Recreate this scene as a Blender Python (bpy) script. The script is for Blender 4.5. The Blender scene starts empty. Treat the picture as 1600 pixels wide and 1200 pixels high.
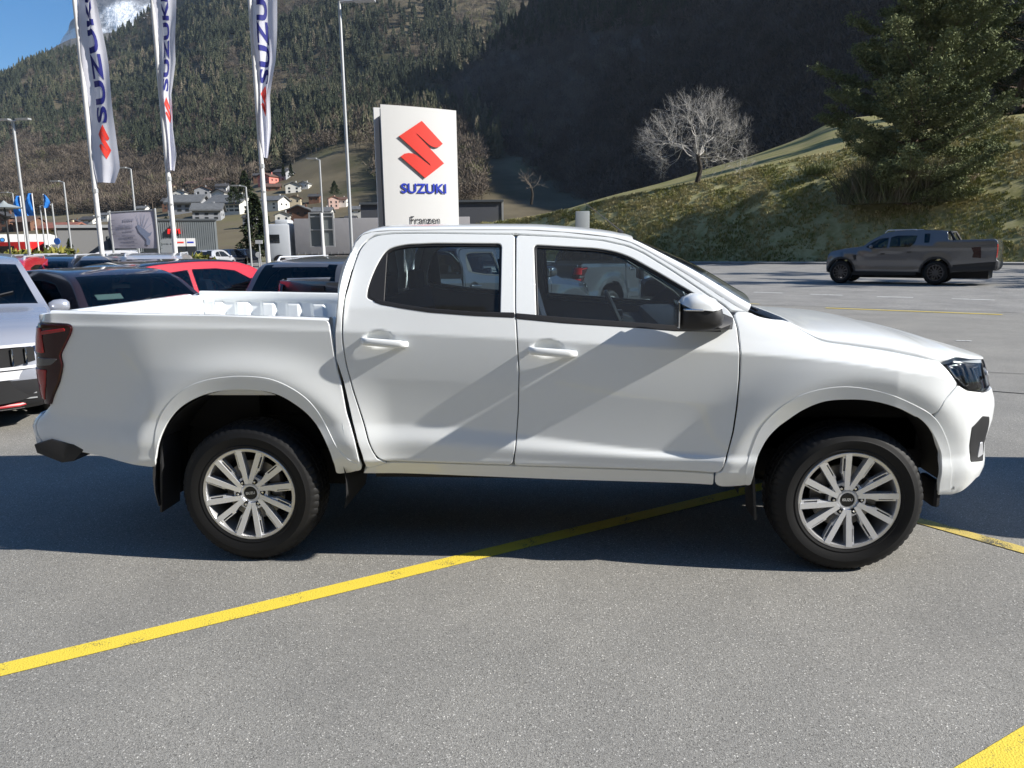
import bpy, bmesh, math, random
import numpy as np
from mathutils import Vector, Matrix, geometry
random.seed(7); RNG=np.random.default_rng(7)
SC=bpy.context.scene
COL=SC.collection
# ------------------------------------------------------------------ camera
CP=np.array([1.7329,-4.7308,1.6922]); YAW,PITCH,ROLL,FPX=-.0795,.1814,.0144,1202.
def cam_basis():
    cy,sy,cp,sp=math.cos(YAW),math.sin(YAW),math.cos(PITCH),math.sin(PITCH)
    fwd=np.array([sy*cp,cy*cp,-sp]); r0=np.array([cy,-sy,0.]); d0=np.cross(fwd,r0)
    r=math.cos(ROLL)*r0+math.sin(ROLL)*d0
    return r,np.cross(fwd,r),fwd
RT,DN,FW=cam_basis(); FH=np.array([math.sin(YAW),math.cos(YAW),0.]); RH=np.array([math.cos(YAW),-math.sin(YAW),0.])
cd=bpy.data.cameras.new('camera'); cam=bpy.data.objects.new('camera',cd); COL.objects.link(cam)
cd.sensor_width=36; cd.lens=36*FPX/1600; cd.clip_start=.05; cd.clip_end=12000
up=-DN; cam.matrix_world=Matrix(((RT[0],up[0],-FW[0],CP[0]),(RT[1],up[1],-FW[1],CP[1]),(RT[2],up[2],-FW[2],CP[2]),(0,0,0,1)))
SC.camera=cam
def at(px,py,d):
    """point seen at photo pixel (px,py) at horizontal depth d metres"""
    v=(px-800)/FPX*RT+(py-600)/FPX*DN+FW
    return CP+v*(d/(v@FH))
def grd(px,py,z=0.):
    v=(px-800)/FPX*RT+(py-600)/FPX*DN+FW
    return CP+v*((z-CP[2])/v[2])
# ------------------------------------------------------------------ light
SUN=np.array([.85,-.10,.52]); SUN/=np.linalg.norm(SUN)
w=bpy.data.worlds.new('World'); SC.world=w; w.use_nodes=True
nt=w.node_tree; bg=nt.nodes['Background']; sky=nt.nodes.new('ShaderNodeTexSky'); sky.sky_type='NISHITA'; sky.sun_disc=False
sky.sun_elevation=math.asin(SUN[2]); sky.sun_rotation=math.atan2(SUN[0],SUN[1]); sky.altitude=1500; sky.air_density=1.0; sky.dust_density=.05; sky.ozone_density=3.0
hs=nt.nodes.new('ShaderNodeHueSaturation'); hs.inputs['Saturation'].default_value=1.42; nt.links.new(sky.outputs[0],hs.inputs['Color']); nt.links.new(hs.outputs[0],bg.inputs[0]); bg.inputs[1].default_value=.06
sl=bpy.data.lights.new('sun','SUN'); so=bpy.data.objects.new('sun',sl); COL.objects.link(so)
sl.energy=4.2; sl.angle=math.radians(.55); sl.color=(1,.955,.88)
so.rotation_euler=Vector(SUN).to_track_quat('Z','Y').to_euler()
SC.view_settings.view_transform='Standard'; SC.view_settings.look='None'; SC.view_settings.exposure=1.17; SC.view_settings.gamma=1
SC.cycles.max_bounces=8; SC.cycles.transparent_max_bounces=16; SC.cycles.glossy_bounces=4; SC.cycles.diffuse_bounces=3; SC.cycles.transmission_bounces=4
SC.cycles.caustics_reflective=False; SC.cycles.caustics_refractive=False
# ------------------------------------------------------------------ materials
MATS={}
def mat(name,col,rough=.6,metal=0,coat=0,spec=.5,noise=None,bump=None,col2=None,emit=None,alpha=None,sheen=0):
    """noise=(scale,detail) mixes col->col2; bump=(scale,strength,distance)"""
    if name in MATS: return MATS[name]
    m=bpy.data.materials.new(name); m.use_nodes=True; t=m.node_tree; b=t.nodes['Principled BSDF']
    b.inputs['Base Color'].default_value=(*col,1); b.inputs['Roughness'].default_value=rough; b.inputs['Metallic'].default_value=metal
    b.inputs['Coat Weight'].default_value=coat; b.inputs['Coat Roughness'].default_value=.03; b.inputs['Specular IOR Level'].default_value=spec
    tc=t.nodes.new('ShaderNodeTexCoord')
    if noise:
        n=t.nodes.new('ShaderNodeTexNoise'); n.inputs['Scale'].default_value=noise[0]; n.inputs['Detail'].default_value=noise[1]
        t.links.new(tc.outputs['Object'],n.inputs['Vector']); r=t.nodes.new('ShaderNodeValToRGB')
        r.color_ramp.elements[0].position=.35; r.color_ramp.elements[1].position=.65
        r.color_ramp.elements[0].color=(*col,1); r.color_ramp.elements[1].color=(*(col2 or col),1)
        t.links.new(n.outputs['Fac'],r.inputs['Fac']); t.links.new(r.outputs['Color'],b.inputs['Base Color'])
    if bump:
        n=t.nodes.new('ShaderNodeTexNoise'); n.inputs['Scale'].default_value=bump[0]; n.inputs['Detail'].default_value=4
        t.links.new(tc.outputs['Object'],n.inputs['Vector']); bp=t.nodes.new('ShaderNodeBump'); bp.inputs['Strength'].default_value=bump[1]; bp.inputs['Distance'].default_value=bump[2]
        t.links.new(n.outputs['Fac'],bp.inputs['Height']); t.links.new(bp.outputs['Normal'],b.inputs['Normal'])
    if emit: b.inputs['Emission Color'].default_value=(*emit[0],1); b.inputs['Emission Strength'].default_value=emit[1]
    MATS[name]=m; return m
def glass_mat(name,tint,rough=0.,refl=1.45,dust=.0):
    if name in MATS: return MATS[name]
    m=bpy.data.materials.new(name); m.use_nodes=True; t=m.node_tree; t.nodes.clear()
    o=t.nodes.new('ShaderNodeOutputMaterial'); tr=t.nodes.new('ShaderNodeBsdfTransparent'); tr.inputs[0].default_value=(*tint,1)
    g=t.nodes.new('ShaderNodeBsdfGlossy'); g.inputs['Roughness'].default_value=rough; f=t.nodes.new('ShaderNodeFresnel'); f.inputs[0].default_value=refl
    mx=t.nodes.new('ShaderNodeMixShader'); t.links.new(f.outputs[0],mx.inputs[0]); t.links.new(tr.outputs[0],mx.inputs[1]); t.links.new(g.outputs[0],mx.inputs[2])
    d=t.nodes.new('ShaderNodeBsdfDiffuse'); d.inputs[0].default_value=(.6,.6,.58,1); mx2=t.nodes.new('ShaderNodeMixShader'); mx2.inputs[0].default_value=dust
    t.links.new(mx.outputs[0],mx2.inputs[1]); t.links.new(d.outputs[0],mx2.inputs[2]); t.links.new(mx2.outputs[0],o.inputs[0])
    MATS[name]=m; return m
def tint_mat(name,stops,rough=.9,scale=None,spec=.2,trans=0):
    """colour from the per-tree 'tint' attribute through a ramp"""
    if name in MATS: return MATS[name]
    m=bpy.data.materials.new(name); m.use_nodes=True; t=m.node_tree; b=t.nodes['Principled BSDF']
    a=t.nodes.new('ShaderNodeAttribute'); a.attribute_name='tint'; r=t.nodes.new('ShaderNodeValToRGB')
    cr=r.color_ramp
    while len(cr.elements)<len(stops): cr.elements.new(.5)
    for e,(p,c) in zip(cr.elements,stops): e.position=p; e.color=(*c,1)
    t.links.new(a.outputs['Fac'],r.inputs['Fac']); t.links.new(r.outputs['Color'],b.inputs['Base Color'])
    b.inputs['Roughness'].default_value=rough; b.inputs['Specular IOR Level'].default_value=spec
    MATS[name]=m; return m
WHITE=mat('white_paint',(.87,.895,.90),.30,coat=.7,spec=.4)
BLACKP=mat('black_plastic',(.018,.018,.02),.55)
DARK=mat('underbody_black',(.006,.006,.007),.8)
RUB=mat('tyre_rubber',(.006,.006,.0065),.65,spec=.35,bump=(60,.15,.002))
SILV=mat('machined_alloy',(.80,.81,.84),.32,metal=.55)
CHRM=mat('chrome',(.75,.75,.75),.08,metal=1)
STEEL=mat('galvanised_steel',(.42,.43,.44),.45,metal=.4)
GLS=glass_mat('side_glass',(.55,.66,.68),dust=.03)
GLS2=glass_mat('far_glass',(.7,.78,.8))
CARGLS=mat('car_glass',(.012,.016,.022),.04,spec=.8)
REDL=mat('tail_lamp_red',(.36,.006,.008),.12,coat=.4)
REDD=mat('tail_lamp_dark',(.030,.002,.003),.12,coat=.3,spec=.3)
# ------------------------------------------------------------------ mesh helpers
def link(o,parent=None):
    COL.objects.link(o)
    if parent is not None: o.parent=parent
    return o
def mesh_np(name,V,F,m,parent=None,smooth=True,N=None,tint=None):
    """F: list of index arrays (tris or quads) or one (n,3|4) array"""
    me=bpy.data.meshes.new(name); V=np.asarray(V,np.float32)
    Fs=[np.asarray(f,np.int32) for f in (F if isinstance(F,list) else [F]) if len(f)]
    me.vertices.add(len(V)); me.vertices.foreach_set('co',V.ravel())
    nl=sum(f.size for f in Fs); npoly=sum(len(f) for f in Fs)
    me.loops.add(nl); me.loops.foreach_set('vertex_index',np.concatenate([f.ravel() for f in Fs]))
    tot=np.concatenate([np.full(len(f),f.shape[1],np.int32) for f in Fs]); st=np.concatenate([[0],np.cumsum(tot)[:-1]]).astype(np.int32)
    me.polygons.add(npoly); me.polygons.foreach_set('loop_start',st)
    try: me.polygons.foreach_set('loop_total',tot)
    except Exception: pass
    me.polygons.foreach_set('use_smooth',np.full(npoly,smooth))
    me.update(calc_edges=True); me.validate()
    if N is not None: me.normals_split_custom_set_from_vertices([tuple(map(float,n)) for n in N])
    if tint is not None:
        a=me.attributes.new('tint','FLOAT','POINT'); a.data.foreach_set('value',np.asarray(tint,np.float32))
    if isinstance(m,(list,tuple)):
        for k in m: me.materials.append(k)
    else: me.materials.append(m)
    o=bpy.data.objects.new(name,me)
    if N is not None: o.cycles.shadow_terminator_offset=.15; o.cycles.shadow_terminator_geometry_offset=.4
    return link(o,parent)
class MB:
    def __init__(s): s.v=[]; s.f=[]
    def add(s,V,F):
        b=len(s.v); s.v+= [tuple(map(float,p)) for p in V]; s.f+=[tuple(b+i for i in f) for f in F]; return s
    def box(s,c,d,R=None):
        x,y,z=[k/2 for k in d]; P=[(a,b,e) for a in(-x,x) for b in(-y,y) for e in(-z,z)]
        if R is not None: P=[tuple(R@Vector(p)) for p in P]
        P=[(p[0]+c[0],p[1]+c[1],p[2]+c[2]) for p in P]
        return s.add(P,[(0,1,3,2),(4,6,7,5),(0,4,5,1),(2,3,7,6),(0,2,6,4),(1,5,7,3)])
    def tube(s,pts,rad,n=10,cap=True):
        pts=[Vector(p) for p in pts]; rad=rad if isinstance(rad,(list,tuple)) else [rad]*len(pts)
        V=[];F=[]; up0=None
        for i,p in enumerate(pts):
            t=(pts[min(i+1,len(pts)-1)]-pts[max(i-1,0)]).normalized()
            if up0 is None: up0=Vector((0,0,1)) if abs(t.z)<.9 else Vector((1,0,0))
            a=t.cross(up0).normalized(); b=t.cross(a).normalized(); up0=-b if b.dot(up0)<0 else b
            a=t.cross(up0).normalized(); b=a.cross(t)
            for k in range(n):
                th=2*math.pi*k/n; V.append(p+(a*math.cos(th)+b*math.sin(th))*rad[i])
        for i in range(len(pts)-1):
            for k in range(n): F.append((i*n+k,i*n+(k+1)%n,(i+1)*n+(k+1)%n,(i+1)*n+k))
        if cap: F.append(tuple(range(n))[::-1]); F.append(tuple((len(pts)-1)*n+k for k in range(n)))
        return s.add(V,F)
    def lathe(s,prof,n=48,axis='y',c=(0,0,0),closed=False):
        V=[];F=[];m=len(prof)
        for k in range(n):
            a=2*math.pi*k/n
            for r,h in prof:
                p={'y':(r*math.cos(a),h,r*math.sin(a)),'z':(r*math.cos(a),r*math.sin(a),h),'x':(h,r*math.cos(a),r*math.sin(a))}[axis]
                V.append((p[0]+c[0],p[1]+c[1],p[2]+c[2]))
        for k in range(n):
            for j in range(m if closed else m-1):
                a,b=k*m+j,k*m+(j+1)%m; a2,b2=((k+1)%n)*m+j,((k+1)%n)*m+(j+1)%m
                F.append((a,b,b2,a2))
        return s.add(V,F)
    def prism(s,poly,fn,d0,d1):
        """poly 2d; fn(u,v,d)->3d"""
        n=len(poly); V=[fn(u,v,d0) for u,v in poly]+[fn(u,v,d1) for u,v in poly]
        F=[tuple(range(n))[::-1],tuple(range(n,2*n))]+[(i,(i+1)%n,n+(i+1)%n,n+i) for i in range(n)]
        return s.add(V,F)
    def build(s,name,m,parent=None,smooth=True,ang=35,bevel=0,loc=None):
        me=bpy.data.meshes.new(name); me.from_pydata(s.v,[],s.f); me.validate()
        bm=bmesh.new(); bm.from_mesh(me)
        if bevel:
            bmesh.ops.remove_doubles(bm,verts=bm.verts,dist=1e-5)
            es=[e for e in bm.edges if len(e.link_faces)==2 and e.calc_face_angle(0)>.5]
            bmesh.ops.bevel(bm,geom=es,offset=bevel,segments=2,affect='EDGES',profile=.6,clamp_overlap=True)
        bmesh.ops.recalc_face_normals(bm,faces=bm.faces)
        for f in bm.faces: f.smooth=smooth
        for e in bm.edges:
            if len(e.link_faces)==2 and e.calc_face_angle(0)>math.radians(ang): e.smooth=False
        bm.to_mesh(me); bm.free()
        for k in (m if isinstance(m,(list,tuple)) else [m]): me.materials.append(k)
        o=bpy.data.objects.new(name,me)
        if loc is not None: o.location=loc
        return link(o,parent)
def tag(o,label=None,cat=None,group=None,kind=None):
    if label: o['label']=label
    if cat: o['category']=cat
    if group: o['group']=group
    if kind: o['kind']=kind
    return o
def empty(name,loc=(0,0,0),rz=0,parent=None,**k):
    o=bpy.data.objects.new(name,None); o.location=Vector([float(q) for q in loc]); o.rotation_euler=(0,0,rz); o.empty_display_size=.3; link(o,parent); tag(o,**k); return o
def children(o): return [c for c in bpy.data.objects if c.parent==o]
def copy_tree(o,parent=None,remap=None):
    c=o.copy(); COL.objects.link(c); c.parent=parent
    if remap and c.type=='MESH':
        for sl_ in c.material_slots:
            if sl_.material and sl_.material.name in remap:
                nm=remap[sl_.material.name]; sl_.link='OBJECT'; sl_.material=nm
    for ch in children(o): copy_tree(ch,c,remap)
    return c
def text_mesh(txt,size,depth=.0,offset=0.,spacing=1.,shear=0.):
    cu=bpy.data.curves.new('txt','FONT'); cu.body=txt; cu.size=size; cu.extrude=depth; cu.offset=offset; cu.space_character=spacing; cu.shear=shear
    cu.align_x='CENTER'; cu.align_y='CENTER'; cu.resolution_u=4
    o=bpy.data.objects.new('txt',cu); COL.objects.link(o); bpy.context.view_layer.update()
    me=bpy.data.meshes.new_from_object(o.evaluated_get(bpy.context.evaluated_depsgraph_get()))
    V=np.array([v.co[:] for v in me.vertices]); F=[tuple(p.vertices) for p in me.polygons]
    bpy.data.objects.remove(o); bpy.data.curves.remove(cu); bpy.data.meshes.remove(me); return V,F
def poly_mesh(poly,cell=.05,holes=()):
    """triangulate polygon with interior grid; returns V2,F"""
    P=[Vector((float(a),float(b))) for a,b in poly]; n=len(P); E=[(i,(i+1)%n) for i in range(n)]
    A=np.array(poly,float)
    allp=[A]
    for h in holes:
        h=np.array(h,float); b=len(P); P+=[Vector((float(a),float(c))) for a,c in h]; E+=[(b+i,b+(i+1)%len(h)) for i in range(len(h))]; allp.append(h)
    mn,mx=A.min(0),A.max(0)
    gx=np.arange(mn[0]+cell/2,mx[0],cell); gy=np.arange(mn[1]+cell/2,mx[1],cell)
    G=np.array([(x+(cell/2 if j%2 else 0),y) for j,y in enumerate(gy) for x in gx])
    if len(G):
        ok=inpoly(G,A)
        for h in allp[1:]: ok&=~inpoly(G,h)
        G=G[ok]
        for h in allp:
            if len(G): G=G[segdist(G,h)>cell*.45]
        P+=[Vector((float(a),float(b))) for a,b in G]
    v,e,f,*_=geometry.delaunay_2d_cdt(P,E,[],0,1e-6)
    V=np.array([tuple(q) for q in v]); F=np.array([t for t in f if len(t)==3],int); C=V[F].mean(1); ok=inpoly(C,A)
    for h in allp[1:]: ok&=~inpoly(C,h)
    F=F[ok]
    a,b,c=V[F[:,0]],V[F[:,1]],V[F[:,2]]; ar=(b[:,0]-a[:,0])*(c[:,1]-a[:,1])-(b[:,1]-a[:,1])*(c[:,0]-a[:,0])
    F[ar<0]=F[ar<0][:,::-1]
    return V,F[np.abs(ar)>1e-10]
def inpoly(G,A):
    x,y=G[:,0],G[:,1]; r=np.zeros(len(G),bool); n=len(A)
    for i in range(n):
        x1,y1=A[i]; x2,y2=A[(i+1)%n]
        if y1==y2: continue
        c=((y1>y)!=(y2>y))&(x<(x2-x1)*(y-y1)/(y2-y1)+x1); r^=c
    return r
def segdist(G,A):
    d=np.full(len(G),1e9)
    for i in range(len(A)):
        a=A[i]; b=A[(i+1)%len(A)]; ab=b-a; t=np.clip(((G-a)@ab)/max(ab@ab,1e-12),0,1)
        d=np.minimum(d,np.linalg.norm(G-a-t[:,None]*ab,axis=1))
    return d
def area(A): x,y=A[:,0],A[:,1]; return .5*np.sum(x*np.roll(y,-1)-y*np.roll(x,-1))
def smooth_poly(P,cut=.05,it=2,keep=()):
    """Chaikin with limited corner cutting"""
    P=np.array(P,float); Q=[]
    for i in range(len(P)):
        a,b=P[i],P[(i+1)%len(P)]; L=np.linalg.norm(b-a); Q.append(a)
        if L>2.2*cut: Q+= [a+(b-a)*cut/L, b-(b-a)*cut/L]
    P=np.array(Q)
    for _ in range(it):
        N=np.roll(P,-1,0); P=np.stack([.75*P+.25*N,.25*P+.75*N],1).reshape(-1,2)
    return P
def resample(P,step):
    out=[]
    for i in range(len(P)):
        a,b=P[i],P[(i+1)%len(P)]; L=np.linalg.norm(b-a)
        if L<1e-5: continue
        n=max(1,int(round(L/step)))
        for k in range(n): out.append(a+(b-a)*k/n)
    P=np.array(out); keep=[0]
    for i in range(1,len(P)):
        if np.linalg.norm(P[i]-P[keep[-1]])>step*.4: keep.append(i)
    return P[keep]
def inset(P,d):
    """shift closed ccw polygon inwards by d"""
    a=P-np.roll(P,1,0); b=np.roll(P,-1,0)-P
    na=np.stack([-a[:,1],a[:,0]],1)/(np.linalg.norm(a,axis=1)[:,None]+1e-9); nb=np.stack([-b[:,1],b[:,0]],1)/(np.linalg.norm(b,axis=1)[:,None]+1e-9)
    n=na+nb; l=np.linalg.norm(n,axis=1)[:,None]; n=n/(l+1e-9); c=np.clip((n*na).sum(1)[:,None],.5,1)
    return P+n*d/c
def panel(name,poly,m,parent,fn,off=0.,gap=.0025,cell=.035,step=.02,holes=(),flange=.022,mirror=False,smooth=True,rim=.0045,cut=.05):
    """sheet following fn(s,z,off)->(p,n) inside poly, with rounded folded edges"""
    A=smooth_poly(poly,cut) if smooth else np.array(poly,float)
    if area(A)<0: A=A[::-1]
    A=inset(resample(A,step),gap); I=inset(A,rim)
    H=[]
    for h in holes:
        B=smooth_poly(h,cut); 
        if area(B)<0: B=B[::-1]
        B=resample(B,step); H.append(B)
    HI=[inset(B,-rim) for B in H]
    V2,F=poly_mesh(I,cell,HI); p,n=fn(V2[:,0],V2[:,1],off)
    V=[p];N=[n];Fs=[F];base=len(V2)
    for O,J in [(A,I)]+list(zip(H,HI)):
        k=len(O); ccw=1 if O is A else -1
        pj,nj=fn(J[:,0],J[:,1],off); po,no=fn(O[:,0],O[:,1],off)
        out=po-pj; out/=np.linalg.norm(out,axis=1)[:,None]+1e-9
        rings=[(pj,nj),(po-nj*.0008-out*.001,nj*.85+out*.5),(po-nj*.003,nj*.35+out*.95),(po-nj*flange,out)]
        for q,nn in rings: V.append(q); N.append(nn/(np.linalg.norm(nn,axis=1)[:,None]+1e-9))
        i=np.arange(k); j=(i+1)%k
        for r in range(3):
            a=base+r*k; b=a+k
            f=np.stack([a+i,b+i,b+j,a+j],1)
            Fs.append(f if ccw==1 else f[:,::-1])
        base+=4*k
    V=np.concatenate(V);N=np.concatenate(N)
    if mirror: V=V*[1,-1,1];N=N*[1,-1,1];Fs=[f[:,::-1] for f in Fs]
    return mesh_np(name,V,Fs,m,parent,True,N)

# ---- body surface of the pickup
def pchip(xs, ys):
    xs=np.asarray(xs,float); ys=np.asarray(ys,float); h=np.diff(xs); d=np.diff(ys)/h
    m=np.zeros(len(xs)); m[0]=d[0]; m[-1]=d[-1]
    for i in range(1,len(xs)-1):
        m[i]=0 if d[i-1]*d[i]<=0 else 2*d[i-1]*d[i]/(d[i-1]+d[i])
    def f(x):
        x=np.clip(np.asarray(x,float),xs[0],xs[-1]); i=np.clip(np.searchsorted(xs,x)-1,0,len(xs)-2)
        t=(x-xs[i])/h[i]
        return (ys[i]*(1+2*t)*(1-t)**2+m[i]*h[i]*t*(1-t)**2+ys[i+1]*t*t*(3-2*t)+m[i+1]*h[i]*t*t*(t-1))
    return f
def sstep(a,b,x):
    t=np.clip((x-a)/(b-a),0,1); return t*t*(3-2*t)
XR,XF=-1.02,3.30
# levels along the body: sill bottom, door bottom, ledge foot, ledge top, shoulder crease, belt
_lv=[pchip(a,b) for a,b in (
 ([-1.3,0,2.5,3.2,4.1],[.42,.505,.444,.34,.30]),
 ([-1.3,0,2.5,3.2,4.1],[.52,.585,.530,.44,.40]),
 ([-1.3,.9,1.2,2.4,4.1],[.66,.675,.655,.592,.55]),
 ([-1.3,.9,2.4,3.0,4.1],[.80,.772,.625,.62,.60]),
 ([-1.3,-.22,.784,1.6,2.38,3.0,3.5,4.1],[1.30,1.287,1.254,1.21,1.157,1.105,1.03,.95]),
 ([-1.3,0,.879,2.059,2.6,3.5,4.1],[1.39,1.38,1.376,1.265,1.21,1.10,1.02]))]
def halfw(x,z):
    x=np.asarray(x,float); z=np.asarray(z,float)
    L=[f(x) for f in _lv]
    doors=sstep(.62,.8,x)*(1-sstep(2.35,2.6,x))
    a0=.838; a1=.880; a2=.889; a3=.872+.010*(1-doors); a4=.921; a5=.888
    mid=(L[3]+L[4])/2
    zz=[L[0]-.1,L[0],L[1],L[2],L[3],mid,L[4],L[5]]
    ww=[.80,a0,a1,a2,a3,.902,a4,a5]
    w=np.full(np.broadcast(x,z).shape,ww[0],float)
    x,z=np.broadcast_arrays(x,z)
    for i in range(len(zz)-1):
        t=np.clip((z-zz[i])/(zz[i+1]-zz[i]),0,1)
        if i==2 or i==3: t=t*t*(3-2*t)
        if i==5: t=t*(1.45-.45*t)
        if i==4: t=t*(.8+.2*t)
        w=w+(ww[i+1]-ww[i])*t
    # greenhouse tumblehome
    gh=np.clip(z-L[5],0,None)
    bed=1-sstep(.55,.6,x)
    w=w-gh*(.42+.12*gh)*(1-bed)-gh*.1*bed
    w=w+.018*bed*sstep(L[4],L[5],z)
    # front fender top rolls in
    fr=sstep(2.5,3.0,x); g=np.clip(z-L[4]-.0,0,None); w=w-fr*1.6*g*g
    # wheel blisters and flare band
    for cx,cz,ra,rr in ((0.,.44,.525,.60),(3.125,.415,.525,.60)):
        r=np.hypot(x-cx,(z-cz)*1.03)
        up=sstep(.30,.55,z)
        w=w+.034*np.exp(-np.clip(r-rr,0,None)**2/.022)*up*(1-sstep(1.05,1.28,z))
        w=w-.012*(1-sstep(ra-.03,rr+.05,r))
    for hx,hz_ in ((.755,1.222),(1.607,1.172)):
        rr=np.hypot((x-hx)/.078,(z-hz_)/.043); w=w-.022*(1-sstep(.55,1.05,rr))
    w=w-.03*sstep(-.45,-1.1,x)-.0*x
    w=w-.02*(1-sstep(-1.05,-.4,x))
    return w
_nX=pchip([0,.2,.4,.55,.68,.8,.95,1.45],[0,.29,.57,.755,.875,.945,.98,1.]);_nY=pchip([0,.2,.4,.55,.68,.8,.95,1.45],[1,.985,.945,.885,.80,.69,.52,0])
_rX=pchip([0,.05,.09,.13,.18,1.05],[0,.42,.72,.9,.98,1.]);_rY=pchip([0,.05,.09,.13,.18,1.05],[1,.988,.958,.915,.86,0])
_xf=pchip([.36,.42,.48,.54,.60,.66,.72,.78,.84,.90,.96,1.02,1.08,1.14,1.3],[3.854,3.892,3.912,3.926,3.921,3.92,3.934,3.947,3.949,3.936,3.905,3.888,3.885,3.88,3.86])
_xr=pchip([.55,.637,.681,.725,.768,.812,.856,.943,1.031,1.118,1.205,1.293,1.38],[-1.288,-1.284,-1.297,-1.301,-1.279,-1.221,-1.185,-1.195,-1.196,-1.181,-1.16,-1.133,-1.101])
def surf(s,z,off=0.):
    """body side surface, near side (y<0): s = x along the flank, wrapping round nose and tail"""
    s=np.asarray(s,float); z=np.asarray(z,float)
    def base(s,z):
        q=np.clip(s-XF,0,1.45); r=np.clip(XR-s,0,1.05)
        x=np.clip(s,XR,XF)+(_xf(z)-XF)*_nX(q)+(_xr(z)-XR)*_rX(r)
        w=halfw(np.minimum(x,3.75),z)
        return np.stack(np.broadcast_arrays(x,-w*_nY(q)*_rY(r),z+0*s),-1)
    p=base(s,z)
    e=8e-3
    du=base(s+e,z)-base(s-e,z); dv=base(s,z+e)-base(s,z-e)
    n=np.cross(du,dv); n/=np.linalg.norm(n,axis=-1,keepdims=True)+1e-12
    return p+n*(np.asarray(off)[...,None] if np.ndim(off) else off), n

# ------------------------------------------------------------------ ground
def vnoise(P,seed=0,octs=4,sc=1.):
    """cheap value noise on (n,2|3) points"""
    P=np.asarray(P,float)*sc; out=np.zeros(len(P)); amp=1.; tot=0
    for o in range(octs):
        Q=P*(2**o)+seed*17.3+o*5.1; i=np.floor(Q).astype(int); f=Q-i; f=f*f*(3-2*f); r=0
        d=P.shape[1]
        for k in range(2**d):
            b=np.array([(k>>j)&1 for j in range(d)]); c=i+b
            h=(c*np.array([374761,668265,2246822][:d])).sum(1)+seed*9173+o*131; h=(h^(h>>13))*1274126177; h=((h^(h>>16))&0xffff)/65535.
            w_=np.prod(np.where(b==1,f,1-f),axis=1); r=r+h*w_
        out+=amp*r; tot+=amp; amp*=.5
    return out/tot*2-1
def asphalt(name,lo,hi,sc,bumpd,stain=.35):
    m=bpy.data.materials.new(name); m.use_nodes=True; t=m.node_tree; b=t.nodes['Principled BSDF']; L=t.links.new
    tc=t.nodes.new('ShaderNodeTexCoord'); v=t.nodes.new('ShaderNodeTexVoronoi'); v.inputs['Scale'].default_value=sc; L(tc.outputs['Object'],v.inputs['Vector'])
    rr=t.nodes.new('ShaderNodeValToRGB'); e=rr.color_ramp; e.elements[0].position=.0; e.elements[0].color=(*lo,1); e.elements[1].position=1; e.elements[1].color=(*hi,1)
    x=e.elements.new(.30); x.color=(*[(a*.62+c*.38) for a,c in zip(lo,hi)],1); x=e.elements.new(.85); x.color=(*[(a*.42+c*.58) for a,c in zip(lo,hi)],1); x=e.elements.new(.93); x.color=(*[c*1.45 for c in hi],1)
    L(v.outputs['Color'],rr.inputs['Fac'])
    n=t.nodes.new('ShaderNodeTexNoise'); n.inputs['Scale'].default_value=.9; n.inputs['Detail'].default_value=6; n.inputs['Roughness'].default_value=.65; L(tc.outputs['Object'],n.inputs['Vector'])
    r2=t.nodes.new('ShaderNodeValToRGB'); r2.color_ramp.elements[0].position=.3; r2.color_ramp.elements[0].color=(1-stain,1-stain,1-stain,1); r2.color_ramp.elements[1].position=.7; r2.color_ramp.elements[1].color=(1.12,1.11,1.09,1)
    L(n.outputs['Fac'],r2.inputs['Fac']); mx=t.nodes.new('ShaderNodeMix'); mx.data_type='RGBA'; mx.blend_type='MULTIPLY'; mx.inputs['Factor'].default_value=1
    L(rr.outputs['Color'],mx.inputs['A']); L(r2.outputs['Color'],mx.inputs['B'])
    n3=t.nodes.new('ShaderNodeTexNoise'); n3.inputs['Scale'].default_value=110; n3.inputs['Detail'].default_value=5; L(tc.outputs['Object'],n3.inputs['Vector'])
    r3=t.nodes.new('ShaderNodeValToRGB'); r3.color_ramp.elements[0].position=.35; r3.color_ramp.elements[0].color=(.85,.85,.85,1); r3.color_ramp.elements[1].position=.65; r3.color_ramp.elements[1].color=(1.15,1.15,1.15,1); L(n3.outputs['Fac'],r3.inputs['Fac'])
    m2=t.nodes.new('ShaderNodeMix'); m2.data_type='RGBA'; m2.blend_type='MULTIPLY'; m2.inputs['Factor'].default_value=1; L(mx.outputs['Result'],m2.inputs['A']); L(r3.outputs['Color'],m2.inputs['B'])
    L(m2.outputs['Result'],b.inputs['Base Color']); b.inputs['Roughness'].default_value=.85; b.inputs['Specular IOR Level'].default_value=.35
    bp=t.nodes.new('ShaderNodeBump'); bp.inputs['Strength'].default_value=.8; bp.inputs['Distance'].default_value=bumpd; L(v.outputs['Distance'],bp.inputs['Height']); L(bp.outputs['Normal'],b.inputs['Normal'])
    return m
ASPH=asphalt('asphalt',(.075,.073,.067),(.455,.44,.405),230,.0016,.16)
ROAD=asphalt('road_asphalt',(.14,.137,.13),(.40,.39,.37),60,.003,.25)
def sheet(name,pts,z,m,kind='structure'):
    me=bpy.data.meshes.new(name); me.from_pydata([(float(x),float(y),float(z)) for x,y in pts],[],[tuple(range(len(pts)))]); me.materials.append(m); o=bpy.data.objects.new(name,me); link(o); return tag(o,kind=kind)
GRASSG=mat('dry_field',(.10,.105,.04),.95,noise=(.05,6),col2=(.19,.16,.09))
sheet('ground',[(-7000,-7000),(7000,-7000),(7000,7000),(-7000,7000)],-.06,GRASSG)
TL=lambda x: 46.0-11/19.*(x-27)   # foot of the bank
sheet('parking_lot',[(-60,-60),(70,-60),(70,TL(70)-2.6),(-60,TL(-60)-2.6)],0,ASPH)
dn=np.array([.873,-.487]); nn2=np.array([.487,.873])
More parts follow.
